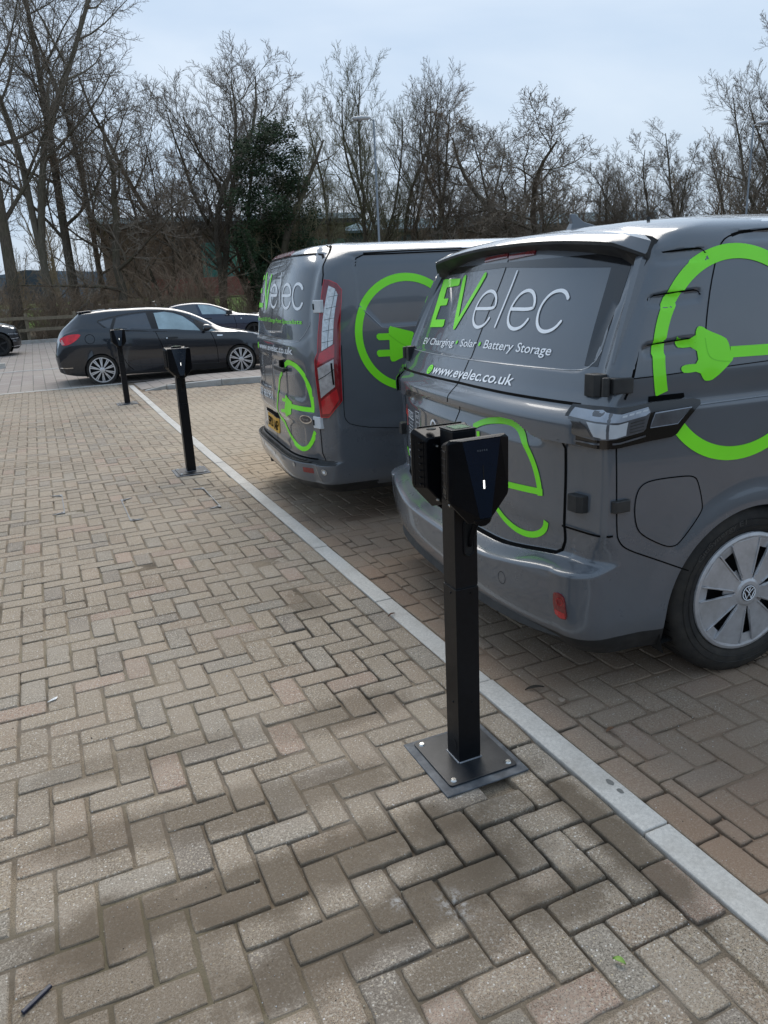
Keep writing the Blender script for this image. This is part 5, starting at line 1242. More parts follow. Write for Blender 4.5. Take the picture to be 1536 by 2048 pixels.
R3('rear_reflector', [[(-.720, .352), (-.722, .384), (-.800, .384), (-.797, .350)]], M_redd, off=.004, depth=.006)
W3('bumper_joint', st2([(.836, .418), (.842, .38), (.852, .34), (.862, .30)], .005), M_lens, off=.002)
# number plate
pv = R3('number_plate', [[(-.30, .498), (-.30, .604), (.105, .608), (.100, .502)]], simple('plate_yellow', (.72, .38, .03), .4), off=.005, depth=.006)
def ttext(s_, x0, x1, zb0, zb1, h, mat, sh=0, off=.003, bold=0, parent=tb, name='lettering'):
    F = text_faces(s_, x0, 0, width=x1-x0, height=h, bold=bold, shear=sh)
    return R3(name, [[(x, z+zb0+(zb1-zb0)*(x-x0)/(x1-x0)) for x, z in f] for f in F], mat, off=off, step=.04, parent=parent)
ttext('EP21 LAP', -.28, .085, .518, .522, .068, M_seam, off=.0075, bold=.03, parent=pv)
R3('plate_recess', [[(-.36, .612), (-.36, .64), (.10, .65), (.14, .612)]], M_seam, off=.0014)
# oval badge
ob = R3('oval_badge', [circ2d(.748, .695, .056, 28, .026)], M_chrome, off=.008, depth=.008)
R3('badge_field', [circ2d(.748, .695, .047, 28, .0195)], simple('badge_blue', (.012, .014, .03), .15, coat=1), ob, off=.0092)
F = text_faces('Ford', .716, .688, width=.064, height=.016, shear=.35)
R3('badge_script', F, M_lens, ob, off=.0100)
# artwork
R3('logo_letters_green', [T['E']], M_green); R3('logo_letters_green', st2(T['V1'], .045, round_end=1) + st2(T['V2'], .040, round_end=1)[:1], M_green, off=.0027)
for i, k in enumerate(('e1', 'e2', 'c')): R3('logo_letters_white', st2(smooth2d(T[k], 1), .017, round_end=1), M_whitev, off=.0026+.0002*i)
R3('logo_letters_white', st2(T['l'], .016), M_whitev)
ttext('Electrical & EV Charge Point Specialists', -.60, .716, 1.279, 1.279, .028, M_green, bold=.01); ttext('www.evelec.co.uk', -.43, .622, 1.077, 1.092, .046, M_whitev, bold=.012)
R3('globe_icon', [circ2d(-.50, 1.096, .042, 20, .024)], M_green); ttext('01273 983951', -.72, -.016, .712, .738, .058, M_whitev, bold=0); ttext('CALL NOW', -.33, -.02, .805, .815, .010, M_whitev)
R3('plug_artwork', st2(smooth2d(T['arc'], 2), .034), M_green); R3('plug_artwork', st2([(.824, .757), (.54, .757)], .030), M_green, off=.0028)
R3('plug_artwork', [T['plug']], M_green, off=.0026); R3('plug_artwork', st2(smooth2d(T['larc'], 2), [.026]*200), M_green, off=.0026) if False else R3('plug_artwork', st2(smooth2d(T['larc'], 1), .028), M_green, off=.0026)
CX, CZ = .742, 1.198
S3('ring_artwork', arc(-180, 180, 90), M_green, off=.0030, step=.03)
S3('plug_artwork', [T['plugS']], M_green, off=.0034); S3('plug_fold', st2(smooth2d(T['pfold'], 1), .006), M_greend, off=.0040)
S3('plug_cord', [[(.76, 1.128), (.76, 1.165), (1.09, 1.165), (1.09, 1.128)]], M_green, off=.0032)
def steel_cap(w, c, rr, sg):
    m = MB(); ax = (0, sg, 0)
    m.lathe(c, ax, [(.001, -.05), (rr-.03, -.05), (rr-.012, -.03), (rr+.002, -.004)], 40)
    m.build('rim_back', M_dark, w, smooth=True)
    m = MB(); m.lathe(c, ax, [(.05, 0), (.045, .012), (.001, .014)], 24); m.lathe(c, ax, [(rr-.02, -.01), (rr-.015, .003), (rr+.002, .002)], 40)
    for k in range(5): sector(m, (c, R(90+72*k)), sg, .045, rr-.015, .30, .16, .006, .002)
    m.build('hubcap', M_hub, w)
for hx in (HTX, HTX+2.8):
    for s in (1, -1):
        wheel(tv, hx, s*.90, .325, .328, .215, .21, s, steel_cap)
        m = MB(); n = 20; vs = [(hx+.37*math.cos(math.pi*k/n), s*y, .30+.37*math.sin(math.pi*k/n)) for y in (.925, .60) for k in range(-3, n+4)]
        k_ = n+7; m.add(vs, [(i, i+1, k_+i+1, k_+i) for i in range(k_-1)] + [tuple(range(k_, 2*k_))]); m.build('wheel_arch', M_dark, tv, smooth=True, sharp=40)
m = MB(); m.cyl((.10, .15, .25), (.10, .15, .30), .014); m.cyl((.02, -.25, .262), (.12, -.25, .262), .03, n=14); m.build('tow_eye', M_dark, tv)
flipchildren(tv)
# ================================================================ cars (x forward, rear axle at x = 0, y to the car's left)
M_wblack = simple('tinted_glass', (.045, .055, .070), .06, coat=1, var=.15, sc=2)
M_wpale = simple('pale_reflection_glass', (.30, .40, .43), .08, coat=1, var=.25, sc=3)  # pale opaque colour paints the reflection in the front windows
M_ctrim = simple('car_trim', (.012, .012, .013), .45)
M_alloy = simple('alloy', (.62, .62, .63), .3, metal=.6, var=.08, coat=.4)
def spoke_cap(nsp, mat, dark=None):
    def cap(w, c, rr, sg):
        m = MB(); ax = (0, sg, 0)
        m.lathe(c, ax, [(.001, -.07), (rr-.03, -.07), (rr-.012, -.03), (rr-.004, -.006)], 40); m.build('rim_back', M_dark, w, smooth=True)
        m = MB(); m.lathe(c, ax, [(rr-.018, -.012), (rr-.014, .004), (rr+.002, .004), (rr+.003, -.004)], 48); m.lathe(c, ax, [(.050, -.01), (.046, .004), (.03, .010), (.001, .011)], 28)
        for k in range(nsp):
            a = R(90+360*k/nsp)
            for d in ((-.085, .085) if nsp <= 12 else (0,)): sector(m, (c, a+d*.9), sg, .035, rr-.010, .10 if nsp <= 12 else .11, .040 if nsp <= 12 else .05, .008, .001, .010)
        m.build('rim', mat, w)
    return cap
class CarSurf:
    def __init__(s, zt, zf, zb, W, wr): s.zt, s.zf, s.zb, s.W, s.wr = zt, zf, zb, W, wr
    def sec(s, x):
        zt = lerp_tab(s.zt, x); zf = lerp_tab(s.zf, x); zb = min(lerp_tab(s.zb, x), zt-.035); W = lerp_tab(s.W, x)
        zf = min(zf, zb-.03); hg = max(0., zt-zb-.035)
        yr = W*.95 - .32*hg - .03 - (.06 if hg > .1 else .06*hg/.1)
        return zt, zf, zb, W, hg, yr
    def y(s, x, z):
        zt, zf, zb, W, hg, yr = s.sec(x)
        if z <= zb:
            t = (z-zf)/max(.01, zb-zf); return W*(.955 + .045*min(1, t*3.2) - .022*max(0, t-.78)/.22 - .012*max(0, .5-abs(t-.55))*0)
        ze = zt-.035-.04*min(1, hg/.2); t = min(1, (z-zb)/max(.01, ze-zb))
        return W*.975 - .012 + (yr-(W*.975-.012))*(t**1.25)
    def ring(s, x):
        zt, zf, zb, W, hg, yr = s.sec(x); o = []
        for t in (0, .06, .16, .3, .45, .6, .72, .84, .93, 1): z = zf+(zb-zf)*t; o.append((s.y(x, z), z))
        ze = zt-.035-.04*min(1, hg/.2)
        for t in (.12, .3, .5, .7, .88, 1): z = zb+(ze-zb)*t; o.append((s.y(x, z), z))
        y1, z1 = o[-1]
        for k in (1, 2, 3): a = k/4*math.pi/2; o.append((y1*(1-.10*(1-math.cos(a))*1.0) - .02*k, z1+(zt-.012-z1)*math.sin(a)))
        y2, z2 = o[-1]
        for t in (.66, .33, 0): o.append((y2*t, zt-(zt-z2)*t*t))
        return o
    def left(s, x, z): return Vector((x, s.y(x, z), z))
    def right(s, x, z): return Vector((x, -s.y(x, z), z))
def build_car(name, label, S, xs, axles, rt, rr, paint, matfn, loc, rz, cap, wheel_in=.03, arch=1.17, cat='car'):
    t = thing(name, label, cat, loc, rz); V, F, rows = [], [], []
    for x in xs:
        r = S.ring(x); rows.append(len(V)); V += [[x, -y, z] for y, z in r] + [[x, y, z] for y, z in r[-2::-1]]
    n = len(V)//len(xs)
    for a, b in zip(rows, rows[1:]):
        for i in range(n-1): F.append((a+i, b+i, b+i+1, a+i+1))
        F.append((a+n-1, b+n-1, b, a))
    F.append(tuple(rows[0]+i for i in range(n))[::-1]); F.append(tuple(rows[-1]+i for i in range(n)))
    ra = rt*arch; inside = lambda v: any(abs(v[1]) > .5 and math.hypot(v[0]-ax, v[2]-rt) < ra for ax in axles)
    I = [inside(v) for v in V]; keep = [f for f in F if not all(I[i] for i in f)]
    for f in keep:
        for i in f:
            if I[i]:
                v = V[i]; ax = min(axles, key=lambda a: abs(v[0]-a)); a = math.atan2(v[2]-rt, v[0]-ax); v[0] = ax+ra*math.cos(a); v[2] = rt+ra*math.sin(a); I[i] = None
    m = MB(); m.add(V, keep); m.mi = [matfn(*[sum(V[i][k] for i in f)/len(f) for k in range(3)]) for f in keep]
    body = m.build('body', [paint, M_wblack, M_ctrim], t, smooth=True, sharp=40)
    for ax in axles:
        W = lerp_tab(S.W, ax)
        for s in (1, -1):
            wheel(t, ax, s*(W-wheel_in), rt, rt, rr, .2, s, cap)
            m = MB(); k_ = 20; vs = [(ax+ra*1.02*math.cos(math.pi*k/14), s*y, rt+ra*1.02*math.sin(math.pi*k/14)) for y in (W-.012, W-.35) for k in range(-3, 17)]
            m.add(vs, [(i, i+1, k_+i+1, k_+i) for i in range(k_-1)] + [tuple(range(k_, 2*k_))]); m.build('wheel_arch', M_dark, t, smooth=True, sharp=40)
    return t, body
def sidekit(S, body):
    def mk(name, faces, mat, off=.004, parent=None, both=True, **k):
        o = None
        for fn, pos in ((S.right, False), (S.left, True)):
            n = VanSurf.normal(S, fn, .8, .6); sg_ = 1 if (n.y > 0) == pos else -1
            o2 = patch(name, faces, S, fn, off, mat, parent or body, sgn=sg_, step=.08, **k); o = o or o2
            if not both: break
        return o
    return mk
# ---- dark hatchback
W0 = .885
AS = CarSurf(
 zt=[(-.715, .56), (-.70, .63), (-.66, .80), (-.62, .90), (-.57, .98), (-.40, 1.13), (-.26, 1.245), (-.20, 1.292), (.02, 1.315), (.40, 1.338), (.92, 1.338), (1.41, 1.302), (1.735, 1.218), (2.06, 1.065), (2.34, .905), (2.56, .850), (3.08, .735), (3.30, .62), (3.40, .50), (3.45, .40)],
 zf=[(-.715, .50), (-.68, .27), (-.5, .20), (-.3, .17), (0, .155), (2.6, .125), (3.2, .15), (3.40, .22), (3.45, .30)],
 zb=[(-.715, .55), (-.5, .93), (-.2, .99), (.235, .975), (1.0, .905), (1.83, .838), (2.26, .808), (2.7, .78), (3.1, .66), (3.4, .48)],
 W=[(-.715, .60), (-.70, .68), (-.64, .76), (-.50, .82), (-.25, .865), (0, .885), (2.6, .885), (3.0, .83), (3.25, .70), (3.40, .52), (3.45, .40)], wr=.6)
def as_mat(x, y, z):
    zt = lerp_tab(AS.zt, x); zb = lerp_tab(AS.zb, x)
    if z < .20 + .02: return 2
    if 1.78 < x < 2.36 and z > zb+.05 and abs(y) < AS.y(x, zb+.02)-.045 and zt-z < .10: return 1
    if -.58 < x < -.27 and z > .97 and abs(y) < .60 and zt-z < .09: return 1
    return 0
M_astra = car_paint('dark_grey_metallic', (.013, .018, .026), .16, 1.0, dirta=.06, flake=.25, clean=True)
axs = frange(-.715, -.55, .02)+frange(-.55, .42, .03)+frange(.42, 2.25, .06)+frange(2.25, 3.05, .03)+frange(3.05, 3.45, .03)+[3.45]
o_ = Vector((.95, 14.93, 0)); yw = R(-3.3); off_ = Vector((-math.sin(yw)*W0, math.cos(yw)*W0, 0))
hb, hbb = build_car('hatchback', 'dark grey hatchback with multi-spoke alloy wheels parked side-on behind the far charging posts', AS, axs, (.05, 2.62), .262, .225-.0, M_astra, as_mat, tuple(o_+off_), yw, spoke_cap(10, M_alloy), .02, 1.13)
K = sidekit(AS, hbb)
K('door_window', smooth_l := [[(1.10, 1.215), (1.145, .905), (1.83, .850), (1.90, .855), (1.80, .98), (1.62, 1.128), (1.45, 1.196), (1.30, 1.225)]], M_wpale, off=.003)
K('door_window', [[(.42, 1.165), (.335, .965), (1.02, .915), (.955, 1.222), (.70, 1.205)]], M_wblack, off=.003)
K('quarter_window', [[(.115, 1.110), (.20, 1.03), (.275, .975), (.36, 1.15), (.25, 1.135)]], M_wblack, off=.003)
K('quarter_window', [[(1.97, .850), (2.00, .93), (2.19, .825)]], M_wpale, off=.003)
K('window_trim', stroke2d([(.085, 1.115), (.18, 1.025), (.28, .962), (1.10, .888), (1.86, .832), (2.26, .800), (2.07, .935), (1.87, 1.035), (1.63, 1.158), (1.46, 1.222), (1.28, 1.250), (.92, 1.250), (.6, 1.225), (.36, 1.19), (.10, 1.135), (.085, 1.115)], .016), M_ctrim, off=.0025)
K('window_pillar', [[(.37, 1.17), (.28, .965), (.345, .958), (.43, 1.18)], [(.965, 1.235), (1.01, .910), (1.14, .898), (1.09, 1.235)], [(1.80, 1.04), (1.90, .84), (1.955, .84), (1.99, .94), (1.93, 1.00)]], M_ctrim, off=.0028)
K('door_gap', stroke2d(smooth2d([(1.07, .90), (1.14, .70), (1.19, .536), (1.18, .25), (1.15, .20)], 1), .010), M_seam, off=.002)
K('door_gap', stroke2d(smooth2d([(2.08, .82), (2.15, .66), (2.18, .46), (2.17, .22)], 1), .010), M_seam, off=.002)
K('door_gap', stroke2d(smooth2d([(.30, .96), (.42, .70), (.44, .50), (.50, .32), (.60, .22)], 1), .010), M_seam, off=.002)
K('sill_crease', stroke2d(smooth2d([(.42, .50), (.52, .36), (.72, .30), (1.3, .265), (2.2, .235)], 2), .006), simple('crease', (.05, .056, .062), .3), off=.003)
K('door_handle', [smooth2d([(1.24, .735), (1.24, .765), (1.36, .775), (1.47, .765), (1.47, .740), (1.36, .730)], 1, True)], M_ctrim, off=.018, depth=.02)
K('handle_cap', [circ2d(1.265, .755, .012, 10)], M_chrome, off=.021)
K('side_badge', [[(2.20, .735), (2.205, .760), (2.31, .752), (2.30, .732)]], M_chrome, off=.006)
K('fuel_flap', stroke2d(circ2d(-.085, .825, .082, 24), .008, closed=True), M_seam, off=.002, both=False)
def wrapl(S):      # rear lamps wrap from flank to tail
    pass
K('tail_lamp', [smooth2d([(-.60, .845), (-.52, .895), (-.40, .925), (-.22, .925), (-.26, .86), (-.38, .775), (-.50, .735), (-.56, .742)], 1, True)], simple('bright_red_lens', (.75, .012, .030), .2, coat=.3, var=.25, sc=14), off=.010, depth=.014)
K('tail_lamp_core', [[(-.595, .845), (-.55, .84), (-.52, .755), (-.565, .745)]], simple('pink_lens', (.62, .30, .30), .15, coat=1), off=.012)
K('bumper_bright_line', stroke2d([(-.66, .345), (-.55, .333), (-.44, .335)], .012), M_chrome, off=.008)  # bright strip paints the highlight along the bumper
m = MB(); m.prism([(-.245, 1.305), (-.02, 1.322), (.02, 1.300), (-.235, 1.285)], -.58, .58, M=Matrix(((1, 0, 0, 0), (0, 0, 1, 0), (0, 1, 0, 0), (0, 0, 0, 1)))); m.build('roof_spoiler', M_astra, hbb, bevel=.008)
for s in (-1, 1):
    m = MB(); m.prism([(-.245, 1.30), (-.225, 1.285), (-.05, 1.10), (-.08, 1.09), (-.16, 1.18)], s*.585-.012, s*.585+.012, M=Matrix(((1, 0, 0, 0), (0, 0, 1, 0), (0, 1, 0, 0), (0, 0, 0, 1)))); m.build('spoiler_fin', M_ctrim, hbb)
    m = MB(); m.lathe((1.99, s*.97, .905), (1, 0, 0), [(.001, -.055), (.055, -.045), (.078, -.01), (.070, .05), (.035, .10), (.001, .115)], 16)
    for i, v in enumerate(m.v): m.v[i] = (v[0], s*.97+(v[1]-s*.97)*1.15, .905+(v[2]-.905)*.85)
    m.box((1.96, s*.90, .868), (.05, .10, .03)); m.build('door_mirror', M_astra, hb, smooth=True, sharp=40)
m = MB(); m.cyl((.05, 0, 1.31), (-.05, 0, 1.36), .006, n=6); m.build('antenna', M_ctrim, hb)
# ---- blue saloon behind it
BS = CarSurf(
 zt=[(-1.02, .55), (-1.0, .72), (-.93, .90), (-.80, .955), (-.55, .98), (-.25, 1.06), (.15, 1.20), (.55, 1.285), (.95, 1.305), (1.35, 1.275), (1.75, 1.165), (2.10, 1.02), (2.30, .945), (2.6, .905), (3.1, .845), (3.35, .74), (3.45, .60), (3.48, .45)],
 zf=[(-1.02, .45), (-.98, .25), (-.6, .19), (0, .16), (2.7, .15), (3.3, .17), (3.48, .28)],
 zb=[(-1.02, .52), (-.8, .90), (0, .93), (1.0, .915), (2.0, .885), (2.4, .865), (3.1, .76), (3.48, .5)],
 W=[(-1.02, .62), (-.95, .76), (-.7, .86), (-.2, .905), (2.8, .905), (3.15, .84), (3.4, .66), (3.48, .5)], wr=.6)
M_blue = car_paint('dark_blue_metallic', (.010, .020, .050), .2, .9, dirta=.05, flake=.3, clean=True)
def bs_mat(x, y, z):
    zt = lerp_tab(BS.zt, x); zb = lerp_tab(BS.zb, x)
    if z < .19: return 2
    if 1.55 < x < 2.28 and z > zb+.05 and abs(y) < BS.y(x, zb+.02)-.06 and zt-z < .10: return 1
    if -.5 < x < .2 and z > .99 and abs(y) < .62 and zt-z < .09: return 1
    return 0
cx_ = 6.30; bx = frange(-1.02, .5, .04)+frange(.5, 2.2, .07)+frange(2.2, 3.48, .04)+[3.48]
sal, salb = build_car('saloon_car', 'dark blue saloon with black wheels half hidden behind the dark hatchback', BS, bx, (0, 2.72), .30, .235, M_blue, bs_mat, (cx_-2.72+.05, 24.1+.9, 0), R(-3.3), spoke_cap(5, M_ctrim), .02, 1.12)
K = sidekit(BS, salb)
K('door_window', [[(1.07, 1.235), (1.15, .945), (1.98, .91), (1.80, 1.03), (1.52, 1.16), (1.30, 1.215)]], M_wpale, off=.003)
K('door_window', [[(.42, 1.195), (.40, .955), (1.06, .945), (1.00, 1.238), (.72, 1.235)]], M_wblack, off=.003)
K('quarter_window', [[(-.05, 1.04), (-.1, .98), (.32, .958), (.35, 1.165)]], M_wblack, off=.003)
K('door_gap', stroke2d([(1.10, .93), (1.14, .6), (1.10, .2)], .010), M_seam, off=.002); K('door_gap', stroke2d([(2.10, .88), (2.16, .6), (2.12, .2)], .010), M_seam, off=.002)
K('door_handle', [[(1.22, .80), (1.22, .825), (1.42, .82), (1.42, .795)]], M_ctrim, off=.015, depth=.015); K('side_badge', [circ2d(2.33, .76, .018, 10)], M_chrome, off=.005)
for s in (-1, 1):
    m = MB(); m.box((1.95, s*1.00, .965), (.17, .20, .13)); m.box((1.95, s*.92, .90), (.05, .08, .04)); m.build('door_mirror', M_ctrim, sal, bevel=.03)
m = MB(); m.prism([(-.10, 1.30), (.05, 1.325), (.15, 1.30)], -.02, .02, M=Matrix(((1, 0, 0, 0), (0, 0, 1, 0), (0, 1, 0, 0), (0, 0, 0, 1)))); 
# ---- dark SUV entering at the left edge
RS = CarSurf(
 zt=[(-.95, .8), (-.9, 1.2), (-.6, 1.50), (.6, 1.58), (1.3, 1.50), (1.75, 1.25), (2.05, 1.05), (2.4, 1.02), (2.95, .97), (3.25, .88), (3.38, .75), (3.42, .55)],
 zf=[(-.95, .5), (-.8, .28), (0, .24), (2.8, .22), (3.3, .20), (3.42, .3)], zb=[(-.95, .78), (-.5, 1.05), (1.0, 1.02), (2.0, .98), (2.9, .90), (3.3, .78), (3.42, .52)],
 W=[(-.95, .7), (-.6, .9), (0, .95), (2.8, .95), (3.2, .88), (3.36, .74), (3.42, .6)], wr=.6)
M_suv = car_paint('near_black_metallic', (.012, .015, .021), .22, .9, dirta=.05, flake=.25, clean=True)
def rs_mat(x, y, z): return 2 if z < .26 else (1 if 1.35 < x < 2.0 and z > 1.08 and abs(y) < .72 else 0)
suv, suvb = build_car('suv', 'near-black off-road car nosing in at the left edge beyond the low kerb', RS, frange(-.95, 3.42, .05)+[3.42], (0, 2.80), .35, .25, M_suv, rs_mat, (-.47-3.42, 26.2+.95, 0), R(-3.3)*0, spoke_cap(5, M_ctrim), .02, 1.13)
K = sidekit(RS, suvb)
K('headlamp', [[(2.98, .885), (3.00, .915), (3.22, .868), (3.33, .80), (3.32, .785), (3.15, .82)]], M_lens, off=.006, depth=.01)
K('fog_lamp', [[(3.20, .42), (3.22, .48), (3.30, .45), (3.28, .41)]], M_lens, off=.006); K('bumper_slot', [[(3.12, .50), (3.12, .62), (3.36, .60), (3.36, .52)]], M_ctrim, off=.004)
K('bumper_bright_line', stroke2d([(3.16, .505), (3.36, .52)], .014), M_alloy, off=.007); K('bumper_bright_line', stroke2d([(3.10, .66), (3.36, .64)], .010), M_alloy, off=.007); K('lip_strip', stroke2d([(3.15, .27), (3.38, .29)], .014), M_alloy, off=.007)
K('door_window', [[(.3, 1.40), (.3, 1.06), (1.72, 1.03), (1.40, 1.38)]], M_wblack, off=.003)
for s in (-1, 1):
    m = MB(); m.box((1.75, s*1.06, 1.10), (.17, .2, .16)); m.build('door_mirror', M_ctrim, suv, bevel=.03)
# ---- small dark car whose nose shows between the blue saloon and the van
sc_ = dup(sal, (10.9, 30.6, 0), R(180), 'black car facing left whose nose just shows between the blue saloon and the far van', sc=(.92, .92, .90)); sc_.name = 'small_car'
sc_['category'] = 'car'
M_cblk = car_paint('black_metallic', (.010, .010, .011), .2, .9, dirta=.05, clean=True)
for c in sc_.children:
    if c.name.startswith('body'):
        c.data = c.data.copy(); c.data.materials[0] = M_cblk
# ---- white and blue cars far off in front of the building
def far_car(loc, rz, label, mat):
    c = dup(sal, loc, rz, label); c.name = 'parked_car'
    for ch in c.children:
        if ch.name.startswith('body'): ch.data = ch.data.copy(); ch.data.materials[0] = mat
    return c
M_cwhite = car_paint('white_car_paint', (.70, .71, .72), .25, .8, dirta=.05, clean=True); M_cblue = car_paint('pale_blue_paint', (.16, .21, .30), .25, .8, dirta=.05, clean=True)
far_car((8.6, 62, .08), R(200), 'small white car parked before the red brick wall of the far building', M_cwhite)
far_car((5.0, 62, .08), R(180), 'pale blue car parked left of the white car beyond the hedge', M_cblue)
# ================================================================ trees, hedge, fence, building, lamps
def pol(deg, d): return (math.sin(R(deg))*d, math.cos(R(deg))*d)
def bark_mat(name, a, b_, green=.3):
    m, nt, b = newmat(name); g = nt.nodes.new('ShaderNodeTexCoord'); pos = g.outputs['Object']
    mp = nt.nodes.new('ShaderNodeMapping'); mp.inputs['Scale'].default_value = (6, 6, 1.4); nt.links.new(pos, mp.inputs[0])
    c = mix(nt, ramp(nt, noi(nt, 3, 6, .7, mp.outputs[0]), [(.32, 0.), (.68, 1.)]), a, b_)
    c = mix(nt, maths(nt, 'MULTIPLY', ramp(nt, noi(nt, .9, 4, .6, pos), [(.45, 0.), (.62, 1.)]), green), c, (.075, .082, .035))
    nt.links.new(c, b.inputs['Base Color']); b.inputs['Roughness'].default_value = .9; b.inputs['Specular IOR Level'].default_value = .2
    return m
M_bark = bark_mat('bark', (.075, .060, .045), (.165, .135, .100)); M_barkp = bark_mat('pale_bark', (.10, .085, .062), (.21, .18, .135), .2)
M_twig = bark_mat('twigs', (.150, .120, .092), (.25, .208, .162), .12); M_twigb = bark_mat('brown_twigs', (.20, .14, .095), (.34, .255, .175), .05); M_twigg = bark_mat('olive_twigs', (.14, .128, .075), (.23, .21, .125), .3)
def seg_tube(m, a, b, ra, rb, n):
    d = (b-a); L = d.length
    if L < 1e-5: return
    d /= L; u = d.orthogonal().normalized(); v = d.cross(u); k = len(m.v)
    for p, r in ((a, ra), (b, rb)):
        for i in range(n):
            q = 2*math.pi*i/n; w_ = p + (u*math.cos(q)+v*math.sin(q))*r; m.v.append((w_.x, w_.y, w_.z))
    for i in range(n): m.f.append((k+i, k+(i+1) % n, k+n+(i+1) % n, k+n+i)); m.mi.append(0)
class Tree:
    def __init__(s, seed, H, r0, kids=(13, 8, 6, 5), ang=(42, 40, 38, 35), lenf=(.42, .50, .50, .5), up=(.0, .25, .22, .15), base=.28, wob=.10, stems=1, spread=.0, twr=.009, shape=1.0, lean=(0, 0), cones=False, maxl=4):
        s.r = random.Random(seed); s.tr = MB(); s.cr = MB(); s.p = dict(kids=kids, ang=ang, lenf=lenf, up=up, base=base, wob=wob, twr=twr, shape=shape, maxl=maxl); s.tips = []
        for k in range(stems):
            a = s.r.uniform(0, 6.28) if stems > 1 else 0
            d = Vector((math.cos(a)*spread + lean[0], math.sin(a)*spread + lean[1], 1)).normalized()
            s.grow(Vector((math.cos(a)*.12*(stems > 1), math.sin(a)*.12*(stems > 1), -.1)), d, H*(1 if stems == 1 else s.r.uniform(.8, 1)), r0*(1 if stems == 1 else .7), 0)
    def grow(s, p, d, L, r, lv):
        R_, P_ = s.r, s.p; n = (9, 5, 4, 3, 2)[lv]; pts = [p.copy()]; ds = [d.copy()]; q = p.copy(); dd = d.copy()
        for i in range(n):
            wv = P_['wob']*(1.4 if lv == 0 else 2.0)
            dd = (dd + Vector((R_.gauss(0, wv), R_.gauss(0, wv), R_.gauss(0, wv*.5) + (P_['up'][lv-1] if lv else .10)))).normalized()
            q = q + dd*(L/n); pts.append(q.copy()); ds.append(dd.copy())
        r1 = max(P_['twr']*.6, r*(.22 if lv < 2 else .4)); sides = (8, 5, 4, 3, 3)[lv]; m = s.tr if lv < 2 else s.cr
        for i in range(n):
            t0, t1 = i/n, (i+1)/n; seg_tube(m, pts[i], pts[i+1], r+(r1-r)*t0**.8 if lv else r*(1-t0)**.75+r1, r+(r1-r)*t1**.8 if lv else r*(1-t1)**.75+r1, sides)
        if lv >= P_['maxl']: s.tips.append(pts[-1]); return
        K = P_['kids'][lv]; az = R_.uniform(0, 6.28); b0 = P_['base'] if lv == 0 else .12
        for k in range(K):
            t = b0 + (1-b0)*(k+R_.uniform(0, .9))/K; t = min(t, .985); i = min(n-1, int(t*n)); f = t*n-i
            pos = pts[i].lerp(pts[i+1], f); dir_ = ds[min(i+1, n)]
            az += 2.4 + R_.gauss(0, .4); u = dir_.orthogonal().normalized(); v = dir_.cross(u)
            a = R(P_['ang'][lv]*R_.uniform(.75, 1.3)); nd = (dir_*math.cos(a) + (u*math.cos(az)+v*math.sin(az))*math.sin(a)).normalized()
            prof = (1-.62*((t-b0)/(1-b0))**P_['shape']) if lv == 0 else (1-.35*t)
            Ln = L*P_['lenf'][lv]*prof*R_.uniform(.75, 1.2)
            rn = max(P_['twr'], (r*(1-t)**.75+r1 if lv == 0 else r+(r1-r)*t)*R_.uniform(.42, .62))
            s.grow(pos, nd, Ln, min(rn, Ln*.022+.003), lv+1)
    def make(s, name, label, loc, rz, group, bark=M_bark, twig=M_twig, cat='tree', sc=1):
        t = thing(name, label, cat, (*loc, -.05) if len(loc) == 2 else loc, rz, group)
        if sc != 1: t.scale = (sc, sc, sc)
        s.tr.build('trunk', bark, t, smooth=True); s.cr.build('crown', twig, t); return t
G_ = 'bare winter trees behind the car park'
TT = {}
TT['tall'] = Tree(1, 20, .24, kids=(16, 8, 7, 5), ang=(54, 46, 42, 40), lenf=(.36, .50, .50, .5), up=(.09, .07, .05, .04), base=.24, shape=.7, wob=.05)
TT['fork'] = Tree(2, 19, .23, kids=(12, 8, 7, 5), ang=(50, 46, 42, 40), lenf=(.42, .48, .50, .5), up=(.10, .07, .05, .04), base=.26, shape=.7, wob=.07, stems=2, spread=.16)
TT['vase'] = Tree(3, 14.6, .20, kids=(14, 8, 7, 6), ang=(54, 46, 38, 32), lenf=(.50, .50, .50, .48), up=(.17, .12, .10, .08), base=.16, shape=.5, wob=.08, stems=3, spread=.26)
TT['round'] = Tree(4, 10.5, .22, kids=(15, 10, 8, 6), ang=(58, 52, 42, 36), lenf=(.56, .52, .50, .5), up=(.12, .08, .06, .05), base=.18, shape=.55, wob=.11, stems=2, spread=.40)
TT['thin'] = Tree(5, 16, .14, kids=(20, 9, 7, 5), ang=(50, 42, 38, 36), lenf=(.27, .50, .50, .5), up=(.12, .1, .07, .05), base=.18, shape=.75, wob=.05)
TT['crook'] = Tree(6, 10, .19, kids=(12, 9, 7, 5), ang=(62, 50, 44, 40), lenf=(.62, .52, .50, .5), up=(.06, .06, .04, .03), base=.22, shape=.4, wob=.15, lean=(.12, 0))
TT['small'] = Tree(7, 8.5, .11, kids=(13, 9, 7, 5), ang=(54, 42, 38, 36), lenf=(.48, .5, .5, .5), up=(.12, .12, .08, .05), base=.12, shape=.6, wob=.09, stems=3, spread=.32)
HT = {k: max(v[2] for v in t.cr.v) for k, t in TT.items()}
made = {}
